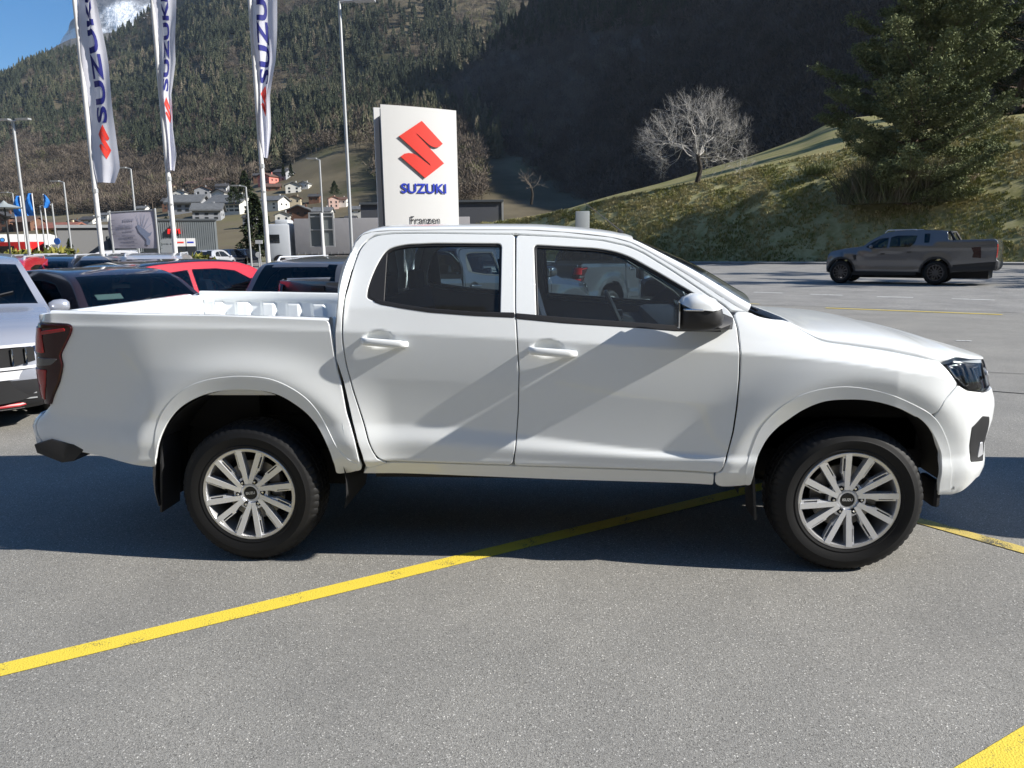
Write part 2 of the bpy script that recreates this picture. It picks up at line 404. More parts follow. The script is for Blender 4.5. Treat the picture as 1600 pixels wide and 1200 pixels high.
def strip(name,a,b,w,z,m,parent=None,kind='structure'):
    a=np.array(a[:2]);b=np.array(b[:2]); d=(b-a)/np.linalg.norm(b-a); n=np.array([-d[1],d[0]])*w/2
    return sheet(name,[a-n,b-n,b+n,a+n],z,m,kind)
# carriageway behind the lot
p0=grd(1165,474); 
c0=np.array([p0[0],p0[1]])
sheet('road',[c0-dn*60+nn2*.0,c0+dn*60,c0+dn*70+nn2*36,c0-dn*60+nn2*(6)+np.array([0,0])] if False else [(-8,24),(52,-9),(52,TL(52)-3.0),(-8,TL(-8)-3.0)],.004,ROAD)
def paint(name,col,wear):
    m=mat(name,col,.7); t=m.node_tree; b=t.nodes['Principled BSDF']; L=t.links.new; tc=t.nodes.new('ShaderNodeTexCoord')
    n=t.nodes.new('ShaderNodeTexNoise'); n.inputs['Scale'].default_value=150; n.inputs['Detail'].default_value=3; L(tc.outputs['Object'],n.inputs['Vector'])
    n2=t.nodes.new('ShaderNodeTexNoise'); n2.inputs['Scale'].default_value=7; n2.inputs['Detail'].default_value=5; L(tc.outputs['Object'],n2.inputs['Vector'])
    ma=t.nodes.new('ShaderNodeMath'); ma.operation='ADD'; L(n.outputs['Fac'],ma.inputs[0]); L(n2.outputs['Fac'],ma.inputs[1])
    r=t.nodes.new('ShaderNodeValToRGB'); r.color_ramp.elements[0].position=wear-.04; r.color_ramp.elements[1].position=wear+.05; L(ma.outputs[0],r.inputs['Fac'])
    r.color_ramp.elements[0].color=(.10,.095,.07,1); r.color_ramp.elements[1].color=(*col,1); L(r.outputs['Color'],b.inputs['Base Color'])
    v=t.nodes.new('ShaderNodeTexVoronoi'); v.inputs['Scale'].default_value=135; L(tc.outputs['Object'],v.inputs['Vector']); bp=t.nodes.new('ShaderNodeBump'); bp.inputs['Strength'].default_value=.5; bp.inputs['Distance'].default_value=.003; L(v.outputs['Distance'],bp.inputs['Height']); L(bp.outputs['Normal'],b.inputs['Normal'])
    return m
YEL=paint('yellow_road_paint',(.76,.58,.06),.79); YEL2=paint('worn_yellow_paint',(.60,.46,.12),.90); WHP=paint('white_road_paint',(.7,.7,.68),.85)
A1=grd(0,1048)[:2]; B1=grd(750,867)[:2]; d1=(B1-A1)/np.linalg.norm(B1-A1)
strip('bay_line',A1-d1*4,B1+d1*2.35,.115,.004,YEL)
strip('bay_line',grd(1440,815)+np.array([-.36,.43,0])*1.1,grd(1600,861)+np.array([.36,-.43,0])*1.2,.10,.0045,YEL2)
c2=grd(1588,1184)[:2]; strip('bay_line',c2-d1*2,c2+d1*1.0,.15,.004,YEL)
y0,y1=grd(1150,473.5),grd(1187,475.5); strip('road_line',y0-(y1-y0)*3,y1,.12,.008,YEL2)
strip('road_line',grd(1290,481.5),grd(1566,492),.12,.008,YEL)
for a,b in (((1178,456.8),(1223,458.2)),((1266,460),(1316,461.6)),((1370,463.8),(1427,465.2)),((1487,467),(1554,469.2))): strip('road_line',grd(*a),grd(*b),.14,.008,WHP)
strip('road_line',grd(1494,532.7),grd(1518,533.3),.08,.008,WHP)
JOINT=mat('joint_black',(.012,.012,.012),.9)
g0,g1=grd(1555,612),grd(1600,615.5); strip('pavement_joint',g0-(g1-g0)*14,g1+(g1-g0)*14,.03,.0045,JOINT)
g0,g1=grd(1558,583),grd(1600,585); strip('pavement_joint',g0-(g1-g0)*5,g1+(g1-g0)*14,.02,.0085,JOINT)
TA=math.atan2(-11,19); kb=MB(); kb.box((23,TL(23)-2.8,.05),(100,.18,.16),Matrix.Rotation(TA,3,'Z')); tag(kb.build('kerb',mat('kerb_concrete',(.42,.41,.39),.8,noise=(3,4),col2=(.3,.29,.28)),bevel=.02),kind='structure')
pv=MB(); pv.box((23,TL(23)-1.3,.05),(100,2.8,.12),Matrix.Rotation(TA,3,'Z')); tag(pv.build('pavement',mat('pavement_grey',(.36,.36,.35),.85,noise=(1.2,5),col2=(.26,.26,.25))),kind='structure')
# ------------------------------------------------------------------ terrain
def hill_mat(name,stops,sc,rough=.95,bumpd=0):
    m=bpy.data.materials.new(name); m.use_nodes=True; t=m.node_tree; b=t.nodes['Principled BSDF']; L=t.links.new
    tc=t.nodes.new('ShaderNodeTexCoord'); n=t.nodes.new('ShaderNodeTexNoise'); n.inputs['Scale'].default_value=sc; n.inputs['Detail'].default_value=9; n.inputs['Roughness'].default_value=.62; L(tc.outputs['Object'],n.inputs['Vector'])
    r=t.nodes.new('ShaderNodeValToRGB'); cr=r.color_ramp
    while len(cr.elements)<len(stops): cr.elements.new(.5)
    for e,(p,c) in zip(cr.elements,stops): e.position=p; e.color=(*c,1)
    L(n.outputs['Fac'],r.inputs['Fac']); L(r.outputs['Color'],b.inputs['Base Color']); b.inputs['Roughness'].default_value=rough; b.inputs['Specular IOR Level'].default_value=.15
    if bumpd:
        bp=t.nodes.new('ShaderNodeBump'); bp.inputs['Distance'].default_value=bumpd; bp.inputs['Strength'].default_value=1; L(n.outputs['Fac'],bp.inputs['Height']); L(bp.outputs['Normal'],b.inputs['Normal'])
    return m
def azdir(px):
    v=(px-800)/FPX*RT+FW; v=v.copy(); v[2]=0; return v/(v@FH)   # horizontal, unit depth
def hz(px): return 600-FPX*math.tan(PITCH)-(px-800)*ROLL
def grid_obj(name,G,m,kind='structure',smooth=True):
    r,c=G.shape[:2]; i,j=np.meshgrid(np.arange(r-1),np.arange(c-1),indexing='ij'); a=(i*c+j).ravel()
    F=np.stack([a,a+1,a+c+1,a+c],1); o=mesh_np(name,G.reshape(-1,3),F,m,None,smooth); return tag(o,kind=kind)
# left mountain: columns by bearing, rows going up the slope
SKY1=pchip([-1600,-600,-200,0,60,110,150,200,270,400,700,1300],[350,290,215,174,144,120,110,98,70,-22,-140,-140])
def m1(px,f):
    """point on the left mountain at bearing px, fraction f up the slope"""
    px=np.asarray(px,float); f=np.asarray(f,float); d=pchip([0,.05,.15,.3,.5,.75,1.],[150,230,360,520,800,1150,1500])(f)
    u=(px-800)/FPX; e=(hz(px)-SKY1(px))/FPX*1.03*f
    q=np.stack([u*0,u*0],-1)
    dirs=FH[None,:]+u[...,None]/math.cos(PITCH)*RH[None,:] if u.ndim==1 else FH+u/math.cos(PITCH)*RH
    P=CP+dirs*d[...,None]; h=e*d
    nz=vnoise(P[:,:2],3,5,1/130.); h=h+nz*np.minimum(28,d*.03)*sstep(.03,.3,f)*(1-.4*sstep(.9,1,f)); P[:,2]=h+ (0)*(1-f)
    return P
cols=np.arange(-1600,1400,14.); fr=np.concatenate([np.linspace(0,1,60),[1.03,1.3]])
G=np.zeros((len(fr),len(cols),3))
for k,f in enumerate(fr):
    P=m1(cols,np.full(len(cols),min(f,1.)))
    if f>1: P[:,:2]=CP[:2]+(P[:,:2]-CP[:2])*f; P[:,2]-= (f-1)*400
    G[k]=P
M1M=hill_mat('mountain_ground',[(.3,(.045,.05,.022)),(.45,(.095,.08,.05)),(.58,(.15,.125,.08)),(.72,(.12,.12,.05))],.012)
grid_obj('hills',G[:,:,:],M1M)
# farther rocky ridge and snow peak
def ridge(name,pts,d0,d1,m,seed,rough,drop=500):
    xs=[p[0] for p in pts]; ys=[p[1] for p in pts]; f=lambda x:np.interp(x,xs,ys); px=np.linspace(xs[0],xs[-1],160); R=24; G=np.zeros((R,160,3))
    for r in range(R):
        t=r/(R-1); d=d0+(d1-d0)*t
        for c,x in enumerate(px):
            y=f(x); top=at(x,y,d1); p=azdir(x)*d+CP; p[2]=max(0,top[2]*(.0+1.0*t**.9)); G[r,c]=p
    V=G.reshape(-1,3); n=vnoise(V[:,:3],seed,5,1/(d1*.05)); env=np.repeat(np.sin(np.linspace(.0,1,R)*math.pi*.93),160); V[:,2]+=n*rough*(.25+env); V[:,0]+=vnoise(V,seed+1,4,1/(d1*.03))*rough*.8
    b=V.reshape(R,160,3)[-1:].copy(); b[:,:,1]+=d1*.1; b[:,:,2]-=drop; return grid_obj(name,np.concatenate([V.reshape(R,160,3),b]),m,smooth=False)
ROCK=hill_mat('grey_rock_slope',[(.35,(.10,.10,.10)),(.5,(.17,.155,.13)),(.6,(.28,.28,.29)),(.68,(.6,.62,.66))],.008)
ridge('hills',[(-700,260),(-300,190),(0,140),(40,134),(75,118),(100,102),(120,88),(150,70),(170,60),(230,50),(330,20),(500,-60)],1500,2300,ROCK,5,22)
def snow_mat():
    m=hill_mat('snow_and_rock',[(.40,(.16,.16,.17)),(.47,(.34,.35,.37)),(.52,(.85,.87,.9)),(.7,(.92,.93,.95))],.004,.7,50); return m
ridge('snow_peak',[(130,110),(155,62),(167,44),(171,34),(180,26),(183,5),(190,4),(200,6),(212,-2),(240,-14),(300,-20),(420,10),(520,60)],2500,3300,snow_mat(),9,26,500)
# shaded mountain to the right: a 45 degree face turned away from the sun
NH=np.array([.82,.572]); CPL=185.; MS=1.05
def m2(px,e):
    px=np.asarray(px,float); u=(px-800)/FPX; dirs=FH[None,:2]+u[:,None]/math.cos(PITCH)*RH[None,:2]; k=dirs@NH
    d=MS*CPL/np.maximum(MS*k-e,.05); P=np.zeros((len(px),3)); P[:,:2]=CP[:2]+dirs*d[:,None]; P[:,2]=np.maximum(e*d,0)
    P[:,2]+=vnoise(P[:,:2],11,3,1/160.)*14*np.clip(e/.06,0,1)
    return P
B2=pchip([525,560,600,650,700,715,760,830,865,1010,1300,2000],[378,352,312,232,176,150,112,48,-5,-60,-60,-60])
cols=np.arange(520,2300,10.)
etop=(np.array([hz(c) for c in cols])-B2(cols))/FPX
rows=[m2(cols,etop*t) for t in np.linspace(0,1,50)]
back=rows[-1].copy(); back[:,:2]+=NH*260; back[:,2]=np.maximum(back[:,2]-120,0)
M2M=hill_mat('bare_wood_slope',[(.3,(.07,.06,.045)),(.5,(.13,.105,.085)),(.65,(.17,.14,.11)),(.8,(.09,.10,.06))],.02,bumpd=3)
grid_obj('hills',np.array(rows+[back]),M2M)
# mountain behind the photographer (it shows in the window glass and lights the shade)
cols=np.linspace(-1.45,1.2,80); G=np.zeros((12,80,3))
for r in range(12):
    t=r/11
    for c,a in enumerate(cols):
        d=260+ t*520; H=(430+120*math.sin(a*2.1+.6)-150*sstep(.5,1.2,a))*t
        G[r,c]=(CP[0]+d*math.sin(a)*1.2,CP[1]-d*math.cos(a)*.9,H)
V=G.reshape(-1,3); V[:,2]+=vnoise(V[:,:2],21,4,1/120.)*30*np.clip(V[:,2]/80,0,1); grid_obj('hills',V.reshape(12,80,3)[:,::-1],M1M)
# grassy bank beyond the road
CR=pchip([640,700,780,860,960,1090,1200,1300,1400,1500,1600,1750,2200],[362,352,346,333,309,284,258,236,214,196,181,165,150])
DTOE=lambda px: 47.2/ (azdir(px)[1]) if False else 47.0
def bank_pt(px,t):
    """t 0..1 toe to crest"""
    a=azdir(px); q_=(46.0+11/19.*27-CP[1]-11/19.*CP[0])/(a[1]+11/19.*a[0]); toe=CP+a*q_; toe[2]=.06
    dc=(toe-CP)@FH+4+9*sstep(640,1500,px); crest=at(px,float(CR(px)),dc)
    s=t; p=toe+(crest-toe)*t; p[2]+=.45*math.sin(math.pi*t)*(crest[2]/6)*(1.2); return p
pxs=np.arange(640,2300,6.); R=34; G=np.zeros((R,len(pxs),3))
for c,px in enumerate(pxs):
    for r in range(R): G[r,c]=bank_pt(px,r/(R-1))
V=G.reshape(-1,3); env=np.repeat(np.sin(np.linspace(0,1,R)*math.pi),len(pxs)); V[:,2]+=vnoise(V[:,:2],31,5,.45)*.13*env; G=V.reshape(R,-1,3)
BANKM=hill_mat('bank_grass',[(.3,(.20,.20,.075)),(.45,(.30,.285,.13)),(.58,(.40,.37,.20)),(.75,(.24,.25,.085))],1.1)
grid_obj('grass_bank',G,BANKM)
BANKG=G
# meadow above the bank
MC=pchip([640,760,860,960,1030,1100,1180,1250,1310,1400,1600,2200],[360,348,332,305,287,266,240,215,188,178,170,150])
rows=[G[-1]]
for k in range(1,15):
    t=k/14; rows.append(np.array([at(px,float(CR(px))*(1-t)+float(MC(px))*t-(0),((G[-1,c]-CP)@FH)+t*38) for c,px in enumerate(pxs)]))
lst=rows[-1].copy(); lst[:,1]+=40; lst[:,2]-=14; rows.append(lst)
MEAD=hill_mat('meadow_grass',[(.3,(.16,.17,.05)),(.5,(.26,.235,.10)),(.7,(.30,.25,.13))],.35)
MG=np.array(rows); V=MG.reshape(-1,3).copy(); V[len(pxs):,2]+=vnoise(V[len(pxs):,:2],33,4,.12)*.15; grid_obj('meadow',V.reshape(MG.shape),MEAD)
# grass tufts on the bank (nobody could count them)
def tufts():
    N=34000; r=RNG.random(N)*(R-1.001); c=RNG.random(N)*(len(pxs)-60); ri=r.astype(int); ci=c.astype(int); fr_=(r-ri)[:,None]; fc=(c-ci)[:,None]
    P=(BANKG[ri,ci]*(1-fr_)*(1-fc)+BANKG[ri+1,ci]*fr_*(1-fc)+BANKG[ri,ci+1]*(1-fr_)*fc+BANKG[ri+1,ci+1]*fr_*fc)
    cl=vnoise(P[:,:2],41,3,.9); keep=cl>-.35; P=P[keep]; cl=cl[keep]; N=len(P); K=6
    h=(.07+.15*RNG.random((N,1)))*(1+.6*cl[:,None]); V=np.zeros((N,K,3,3))
    for k in range(K):
        a=RNG.random(N)*6.28; ld=RNG.random(N)*.8+.2; o=np.stack([np.cos(a)*.09,np.sin(a)*.09,0*a],1)*RNG.random((N,1)); b=P+o; wd=np.stack([-np.sin(a),np.cos(a),0*a],1)*.03
        V[:,k,0]=b-wd-[0,0,.03]; V[:,k,1]=b+wd-[0,0,.03]; V[:,k,2]=b+np.stack([np.cos(a)*ld*h[:,0],np.sin(a)*ld*h[:,0],h[:,0]],1)
    tn=np.repeat(np.clip(.5+.5*vnoise(P[:,:2],43,3,.5)+RNG.normal(0,.16,N),0,1),K*3)
    tag(mesh_np('grass',V.reshape(-1,3),np.arange(N*K*3).reshape(-1,3),tint_mat('grass_blades',[(0,(.13,.15,.045)),(.35,(.25,.26,.09)),(.6,(.42,.37,.19)),(1,(.58,.52,.34))]),None,False,tint=tn),kind='stuff')
tufts()

# ------------------------------------------------------------------ the white pickup: parts
# x = forward (rear axle 0, front axle 3.125), y = across (near side negative), z = up
def wrap(name_fn,edge,bulge,nrm=None,n=24,ex=2.3,inset_y=0.,sink=0.):
    """surface carried from the near body edge to its mirror image; returns rows x (n+1) x 3"""
    e=np.array(edge,float); p=surf(e[:,0],e[:,1])[0]; b=np.broadcast_to(bulge,len(e)).astype(float)
    if nrm is None:
        t=np.gradient(e,axis=0); t/=np.linalg.norm(t,axis=1)[:,None]; nx=np.stack([-t[:,1],0*t[:,0],t[:,0]],1)
    else: nx=np.broadcast_to(np.array(nrm,float),(len(e),3))
    ph=np.linspace(0,math.pi,n+1); c=np.cos(ph); s=np.sin(ph); cy=np.sign(c)*np.abs(c)**(2/ex); so_=np.abs(s)**(2/ex)
    G=np.zeros((len(e),n+1,3))
    for i in range(len(e)):
        y=(-p[i,1]-inset_y)
        G[i]=p[i]; G[i,:,1]=-y*cy; G[i]+=nx[i]*(b[i]*so_)[:,None]; G[i,:,1]+=0
    return G
def grid_mesh(name,G,mask,m,parent,off=0.,flip=False,thick=0.):
    r,c=G.shape[:2]; du=np.gradient(G,axis=0); dv=np.gradient(G,axis=1); N=np.cross(du,dv); N/=np.linalg.norm(N,axis=2)[:,:,None]+1e-9
    if flip: N=-N
    V=(G+N*off).reshape(-1,3); F=[]
    for i in range(r-1):
        for j in range(c-1):
            if mask(i,j):
                a=i*c+j; f=(a,a+c,a+c+1,a+1); F.append(f[::-1] if flip else f)
    F=np.array(F); used=np.unique(F); mp=-np.ones(len(V),int); mp[used]=np.arange(len(used))
    return mesh_np(name,V[used],mp[F],m,parent,True,N.reshape(-1,3)[used])
def densify(P,step):
    P=np.array(P,float); d=np.r_[0,np.cumsum(np.linalg.norm(np.diff(P,axis=0),axis=1))]; fx=pchip(d,P[:,0]); fz=pchip(d,P[:,1])
    t=np.linspace(0,d[-1],max(3,int(d[-1]/step)+1)); return np.stack([fx(t),fz(t)],1)
BED=[(-.987,1.366),(-.082,1.35),(.501,1.322),(.512,1.239),(.516,1.18),(.526,1.073),(.546,.985),(.566,.837),(.606,.686),(.624,.552),(.625,.527),(.609,.512),(.487,.492)]
RARCH=[(.474,.497),(.475,.573),(.444,.685),(.38,.802),(.297,.882),(.185,.943),(.015,.962),(-.158,.942),(-.3,.881),(-.393,.799),(-.457,.694),(-.517,.52)]
LAMPIN=[(-1.084,.857),(-1.02,.996),(-.983,1.084),(-.99,1.137),(-.905,1.258),(-.893,1.289),(-.913,1.302)]
REARDOOR=[(1.44,1.736),(.958,1.749),(.797,1.749),(.71,1.74),(.674,1.718),(.646,1.685),(.629,1.656),(.603,1.56),(.586,1.458),(.576,1.37),(.568,1.281),(.568,1.19),(.577,1.089),(.604,.954),(.64,.818),(.674,.683),(.692,.63),(.714,.59),(.761,.568),(1.423,.55),(1.438,.632),(1.456,.834),(1.465,1.048),(1.456,1.25),(1.447,1.374)]
FRDOOR=[(1.443,1.734),(1.686,1.719),(1.883,1.699),(2.013,1.669),(2.093,1.633),(2.251,1.533),(2.406,1.425),(2.482,1.375),(2.527,1.331),(2.546,1.264),(2.552,1.15),(2.554,1.022),(2.553,.974),(2.548,.877),(2.534,.746),(2.511,.628),(2.493,.563),(2.485,.541),(2.458,.527),(1.426,.548),(1.438,.632),(1.456,.834),(1.465,1.048),(1.456,1.25),(1.447,1.374)]
RWIN=[(.686,1.438),(.692,1.489),(.722,1.578),(.763,1.655),(.802,1.68),(.881,1.694),(1.028,1.698),(1.372,1.691),(1.373,1.5),(1.373,1.332),(1.239,1.338),(1.011,1.357),(.88,1.377),(.767,1.397),(.693,1.422)]
FWIN=[(1.536,1.683),(1.687,1.672),(1.85,1.661),(1.947,1.645),(2.028,1.615),(2.171,1.534),(2.339,1.433),(2.434,1.363),(2.497,1.292),(2.483,1.253),(2.241,1.258),(2.06,1.272),(1.688,1.298),(1.554,1.311),(1.545,1.498)]
FARCH=[(3.633,.406),(3.608,.475),(3.597,.546),(3.589,.636),(3.518,.74),(3.436,.818),(3.309,.877),(3.191,.909),(3.078,.916),(2.963,.905),(2.869,.863),(2.796,.809),(2.743,.762),(2.695,.695),(2.653,.578),(2.645,.452)]
EDGE=[(.56,.62),(.53,.95),(.532,1.25),(.545,1.384),(.58,1.599),(.607,1.705),(.641,1.745),(.688,1.759),(.795,1.765),(1.091,1.764),(1.488,1.758),(1.686,1.744),(1.932,1.714),(2.03,1.687),(2.11,1.646),(2.205,1.589),(2.324,1.515),(2.438,1.438),(2.546,1.368),(2.602,1.336)]
RFO=[(-0.506, 0.568), (-0.487, 0.68), (-0.47, 0.757), (-0.427, 0.839), (-0.352, 0.92), (-0.267, 0.979), (-0.183, 1.01), (-0.095, 1.027), (0.043, 1.036), (0.197, 1.016), (0.333, 0.942), (0.414, 0.849), (0.472, 0.727), (0.519, 0.632), (0.577, 0.579), (0.617, 0.56)]
FFO=[(2.616, 0.452), (2.606, 0.55), (2.632, 0.667), (2.663, 0.762), (2.708, 0.829), (2.769, 0.889), (2.856, 0.944), (2.96, 0.974), (3.065, 0.983), (3.178, 0.969), (3.295, 0.935), (3.423, 0.879), (3.507, 0.827), (3.574, 0.752), (3.64, 0.654), (3.658, 0.567), (3.674, 0.492), (3.716, 0.413), (3.64, 0.404)]
def crv(P,n=5):
    P=np.array(P,float); Q=[]; E_=np.vstack([2*P[0]-P[1],P,2*P[-1]-P[-2]])
    for i in range(1,len(E_)-2):
        for k in range(n):
            t=k/n; a,b,c,d=E_[i-1:i+3]; Q.append(tuple(.5*(2*b+(c-a)*t+(2*a-5*b+4*c-d)*t*t+(3*b-a-3*c+d)*t**3)))
    return Q+[tuple(P[-1])]
HOODE=[(2.80,1.290),(2.846,1.259),(2.90,1.225),(2.945,1.203),(2.99,1.191),(3.066,1.18),(3.218,1.157),(3.40,1.126),(3.566,1.095),(3.62,1.097),(3.679,1.106),(3.787,1.094),(3.9,1.085),(4.1,1.075),(4.4,1.07),(4.7,1.07)]
TRK=empty('pickup_truck',(0,0,0),label='big white double cab pickup truck parked across the foreground, seen from its side',cat='pickup truck')
NM={-1:'near',1:'far'}
for side in (-1,1):
    mir=side==1
    P=lambda nm,poly,m,**k: panel(nm,poly,m,k.pop('parent',TRK),surf,mirror=mir,**k)
    P('bed_side',BED+crv(RARCH)+[(-.944,.592),(-1.09,.606),(-1.115,.70),(-1.115,.80),(-1.10,.853)]+LAMPIN+[(-1.11,1.312),(-1.125,1.345),(-1.06,1.362)],WHITE,cell=.015,step=.012)
    rd=P('rear_door',REARDOOR,WHITE,holes=[RWIN],cell=.014,step=.012)
    fd=P('front_door',FRDOOR,WHITE,holes=[FWIN],cell=.014,step=.012)
    for d,win,lo,hi in ((rd,RWIN,1.332,1.44),(fd,FWIN,1.253,1.311)):
        P('window_seal',inset(np.array(win)[::-1],-.003),BLACKP,parent=d,off=-.0075,holes=[inset(resample(smooth_poly(np.array(win)[::-1],.03),.03),.012)],cell=.02,flange=.012,gap=0)
        P('window_glass',inset(np.array(win)[::-1],.004),GLS if side<0 else GLS2,parent=d,off=-.014,cell=.05,flange=.003,gap=0)
    # belt strips and quarter trim
    P('belt_strip',[(.767,1.413),(.88,1.394),(1.011,1.374),(1.239,1.355),(1.445,1.349),(1.447,1.323),(1.239,1.334),(1.011,1.353),(.88,1.373),(.767,1.392),(.72,1.410),(.74,1.423)],BLACKP,parent=rd,off=.003,gap=0,cell=.02,cut=.008,flange=.01)
    P('belt_strip',[(1.45,1.346),(1.688,1.324),(2.06,1.294),(2.241,1.279),(2.46,1.262),(2.47,1.245),(2.241,1.251),(2.06,1.267),(1.688,1.294),(1.452,1.318)],BLACKP,parent=fd,off=.003,gap=0,cell=.02,cut=.008,flange=.01)
    P('quarter_trim',[(.70,1.432),(.701,1.489),(.728,1.575),(.766,1.65),(.779,1.66),(.779,1.40),(.767,1.402)],BLACKP,parent=rd,off=-.006,gap=0,cell=.03,cut=.01,flange=.01)
    P('sail_trim',[(2.30,1.29),(2.40,1.372),(2.44,1.352),(2.495,1.29),(2.48,1.262),(2.3,1.27)],BLACKP,parent=fd,off=-.004,gap=0,cell=.03,cut=.01,flange=.01)
    P('fender',[(2.525,1.344),(2.608,1.342),(2.651,1.318),(2.722,1.303),(2.774,1.299),(2.80,1.292),(2.846,1.259),(2.945,1.201),(2.974,1.192),(3.066,1.18),(3.218,1.157),(3.569,1.093),(3.64,1.011),(3.659,.982),(3.558,.912),(3.515,.838),(3.429,.817)]+crv(FARCH[6:])+[(2.56,.437),(2.463,.441),(2.455,.522),(2.487,.536),(2.496,.563),(2.513,.628),(2.537,.746),(2.551,.877),(2.557,1.022),(2.555,1.15),(2.549,1.264)],WHITE,cell=.014,step=.012)
    P('cab_side',[(.532,1.256),(.526,1.123),(.556,1.005),(.594,.785),(.637,.608),(.65,.53),(.76,.56),(.712,.585),(.69,.627),(.671,.68),(.637,.815),(.601,.951),(.574,1.086),(.565,1.19),(.565,1.281),(.573,1.37),(.583,1.458),(.60,1.56),(.625,1.659),(.642,1.69),(.671,1.722),(.707,1.744),(.797,1.753),(.958,1.753),(1.44,1.740),(1.686,1.723),(1.885,1.703),(2.016,1.673),(2.096,1.637),(2.254,1.537),(2.409,1.429),(2.485,1.379),(2.524,1.346)]+[(2.602,1.339)]+EDGE[::-1][1:-2],WHITE,cell=.02,cut=.01,gap=.0008,rim=.0022)
    P('wheel_flare',crv(RFO)+[(.60,.512)]+[(.49,.489)]+crv(RARCH),WHITE,cell=.02,step=.012,cut=.08,off=.0025,gap=.0,rim=.003,flange=.012)
    P('wheel_flare',crv(FFO[:-1])+FFO[-1:]+crv(FARCH),WHITE,cell=.02,step=.012,cut=.035,off=.0025,gap=.0,rim=.003,flange=.012)
    P('sill',[(.65,.53),(.618,.492),(1.685,.458),(2.46,.444),(2.453,.518),(1.426,.545),(.77,.562)],WHITE,cut=.02,off=-.004,flange=.05)
    P('headlamp_glass',[(3.573,1.092),(3.679,1.108),(3.787,1.094),(3.95,1.083),(4.0,1.03),(3.97,.95),(3.849,.93),(3.721,.95),(3.642,1.023)],glass_mat('lamp_glass',(.93,.95,.97)),cut=.015,off=.004,gap=.001,cell=.03,flange=.012)
    hl=P('headlamp',[(3.573,1.092),(3.679,1.108),(3.787,1.094),(3.95,1.083),(4.0,1.03),(3.97,.95),(3.849,.93),(3.721,.95),(3.642,1.023)],mat('lamp_housing',(.02,.02,.023),.2,metal=.3),cut=.015,off=-.02,cell=.03,flange=.012,gap=0)
    P('reflector',[(3.62,1.075),(3.69,1.085),(3.735,1.06),(3.76,.97),(3.72,.965),(3.66,1.02)],CHRM,parent=hl,cut=.01,off=-.012,cell=.03,flange=.008)
    P('reflector',[(3.81,1.06),(3.9,1.06),(3.92,.99),(3.84,.975)],CHRM,parent=hl,cut=.01,off=-.010,cell=.03,flange=.008)
    P('fog_bezel',[(3.744,.76),(3.822,.812),(3.9,.80),(3.94,.72),(3.96,.611),(3.93,.565),(3.79,.578)],BLACKP,cut=.012,off=.002,gap=.0,cell=.03,flange=.008)
    P('fog_lamp',[(3.87,.67),(3.90,.67),(3.93,.60),(3.85,.59)],SILV,cut=.012,off=.006,gap=.0,cell=.03,flange=.006)
    P('front_bumper',[(3.659,.979),(3.721,.947),(3.849,.927),(3.97,.93),(4.745,.93),(4.745,.45),(3.895,.475),(3.821,.425),(3.793,.409),(3.742,.397),(3.64,.404),(3.608,.475),(3.597,.546),(3.589,.636),(3.53,.73),(3.50,.80),(3.515,.838),(3.558,.912)],WHITE,cut=.02,gap=.001)
    P('grille',[(4.0,1.03),(4.0,1.066),(4.4,1.064),(4.745,1.062),(4.745,.937),(3.99,.935)],BLACKP,cut=.01,off=-.01)
    P('grille_bar',[(4.02,.995),(4.745,.99),(4.745,1.015),(4.02,1.02)],SILV,cut=.01,off=.004,gap=0,flange=.012)
    P('intake_grille',[(4.12,.86),(4.745,.86),(4.745,.62),(4.05,.62)],BLACKP,cut=.02,off=.004,gap=0,flange=.008)
    # tail lamp
    tl=P('tail_lamp',[(a+.005,b) for a,b in LAMPIN[::-1]]+[(-1.15,.862),(-1.24,.95),(-1.25,1.29),(-1.16,1.306)],REDD,cut=.015,off=.014,cell=.03,flange=.02)
    P('lamp_strip',[(-1.10,.885),(-1.075,.98),(-1.06,1.06),(-1.205,1.06),(-1.205,.93)],REDL,parent=tl,cut=.012,off=.019,gap=0,cell=.03,flange=.006)
    P('lamp_strip',[(-1.06,1.15),(-1.07,1.285),(-1.2,1.285),(-1.2,1.15)],REDL,parent=tl,cut=.012,off=.020,gap=0,cell=.03,flange=.006)
    P('lamp_strip',[(-1.10,1.265),(-.93,1.285),(-.925,1.270),(-1.09,1.245)],REDL,parent=tl,cut=.006,off=.018,gap=0,cell=.03,flange=.006)
    P('lamp_strip',[(-1.04,1.085),(-1.0,1.12),(-1.10,1.125),(-1.10,1.075)],mat('smoked_lens',(.05,.05,.055),.12,coat=1),parent=tl,cut=.012,off=.018,gap=0,cell=.03,flange=.006)
    P('rear_bumper',[(-1.118,.80),(-1.118,.70),(-1.092,.606),(-2.06,.60),(-2.06,.80)],WHITE,cut=.02,gap=.0)
    st=MB(); sy=side
    st.prism([(-1.22,.640),(-1.12,.668),(-.99,.640),(-.935,.610),(-1.0,.545),(-1.07,.535),(-1.21,.59)],lambda u,v,d:(u,d,v),sy*.845,sy*.60); st.build('bumper_step',BLACKP,TRK,bevel=.008)
    # inner shell so that gaps read dark
    P('inner_panel',[(.66,.56),(.60,1.2),(.62,1.5),(.70,1.715),(1.0,1.73),(1.5,1.72),(1.9,1.68),(2.1,1.60),(2.45,1.37),(2.52,1.3),(2.53,1.0),(2.46,.55)],mat('door_trim',(.03,.035,.05),.7) if side<0 else mat('door_trim_sunlit',(.26,.26,.25),.7),off=-.05,holes=[inset(np.array(RWIN)[::-1],-.004),inset(np.array(FWIN)[::-1],-.004)],cut=.02,flange=.01,cell=.05)  # far side trim is paler: sunlight falling on it is put into the colour
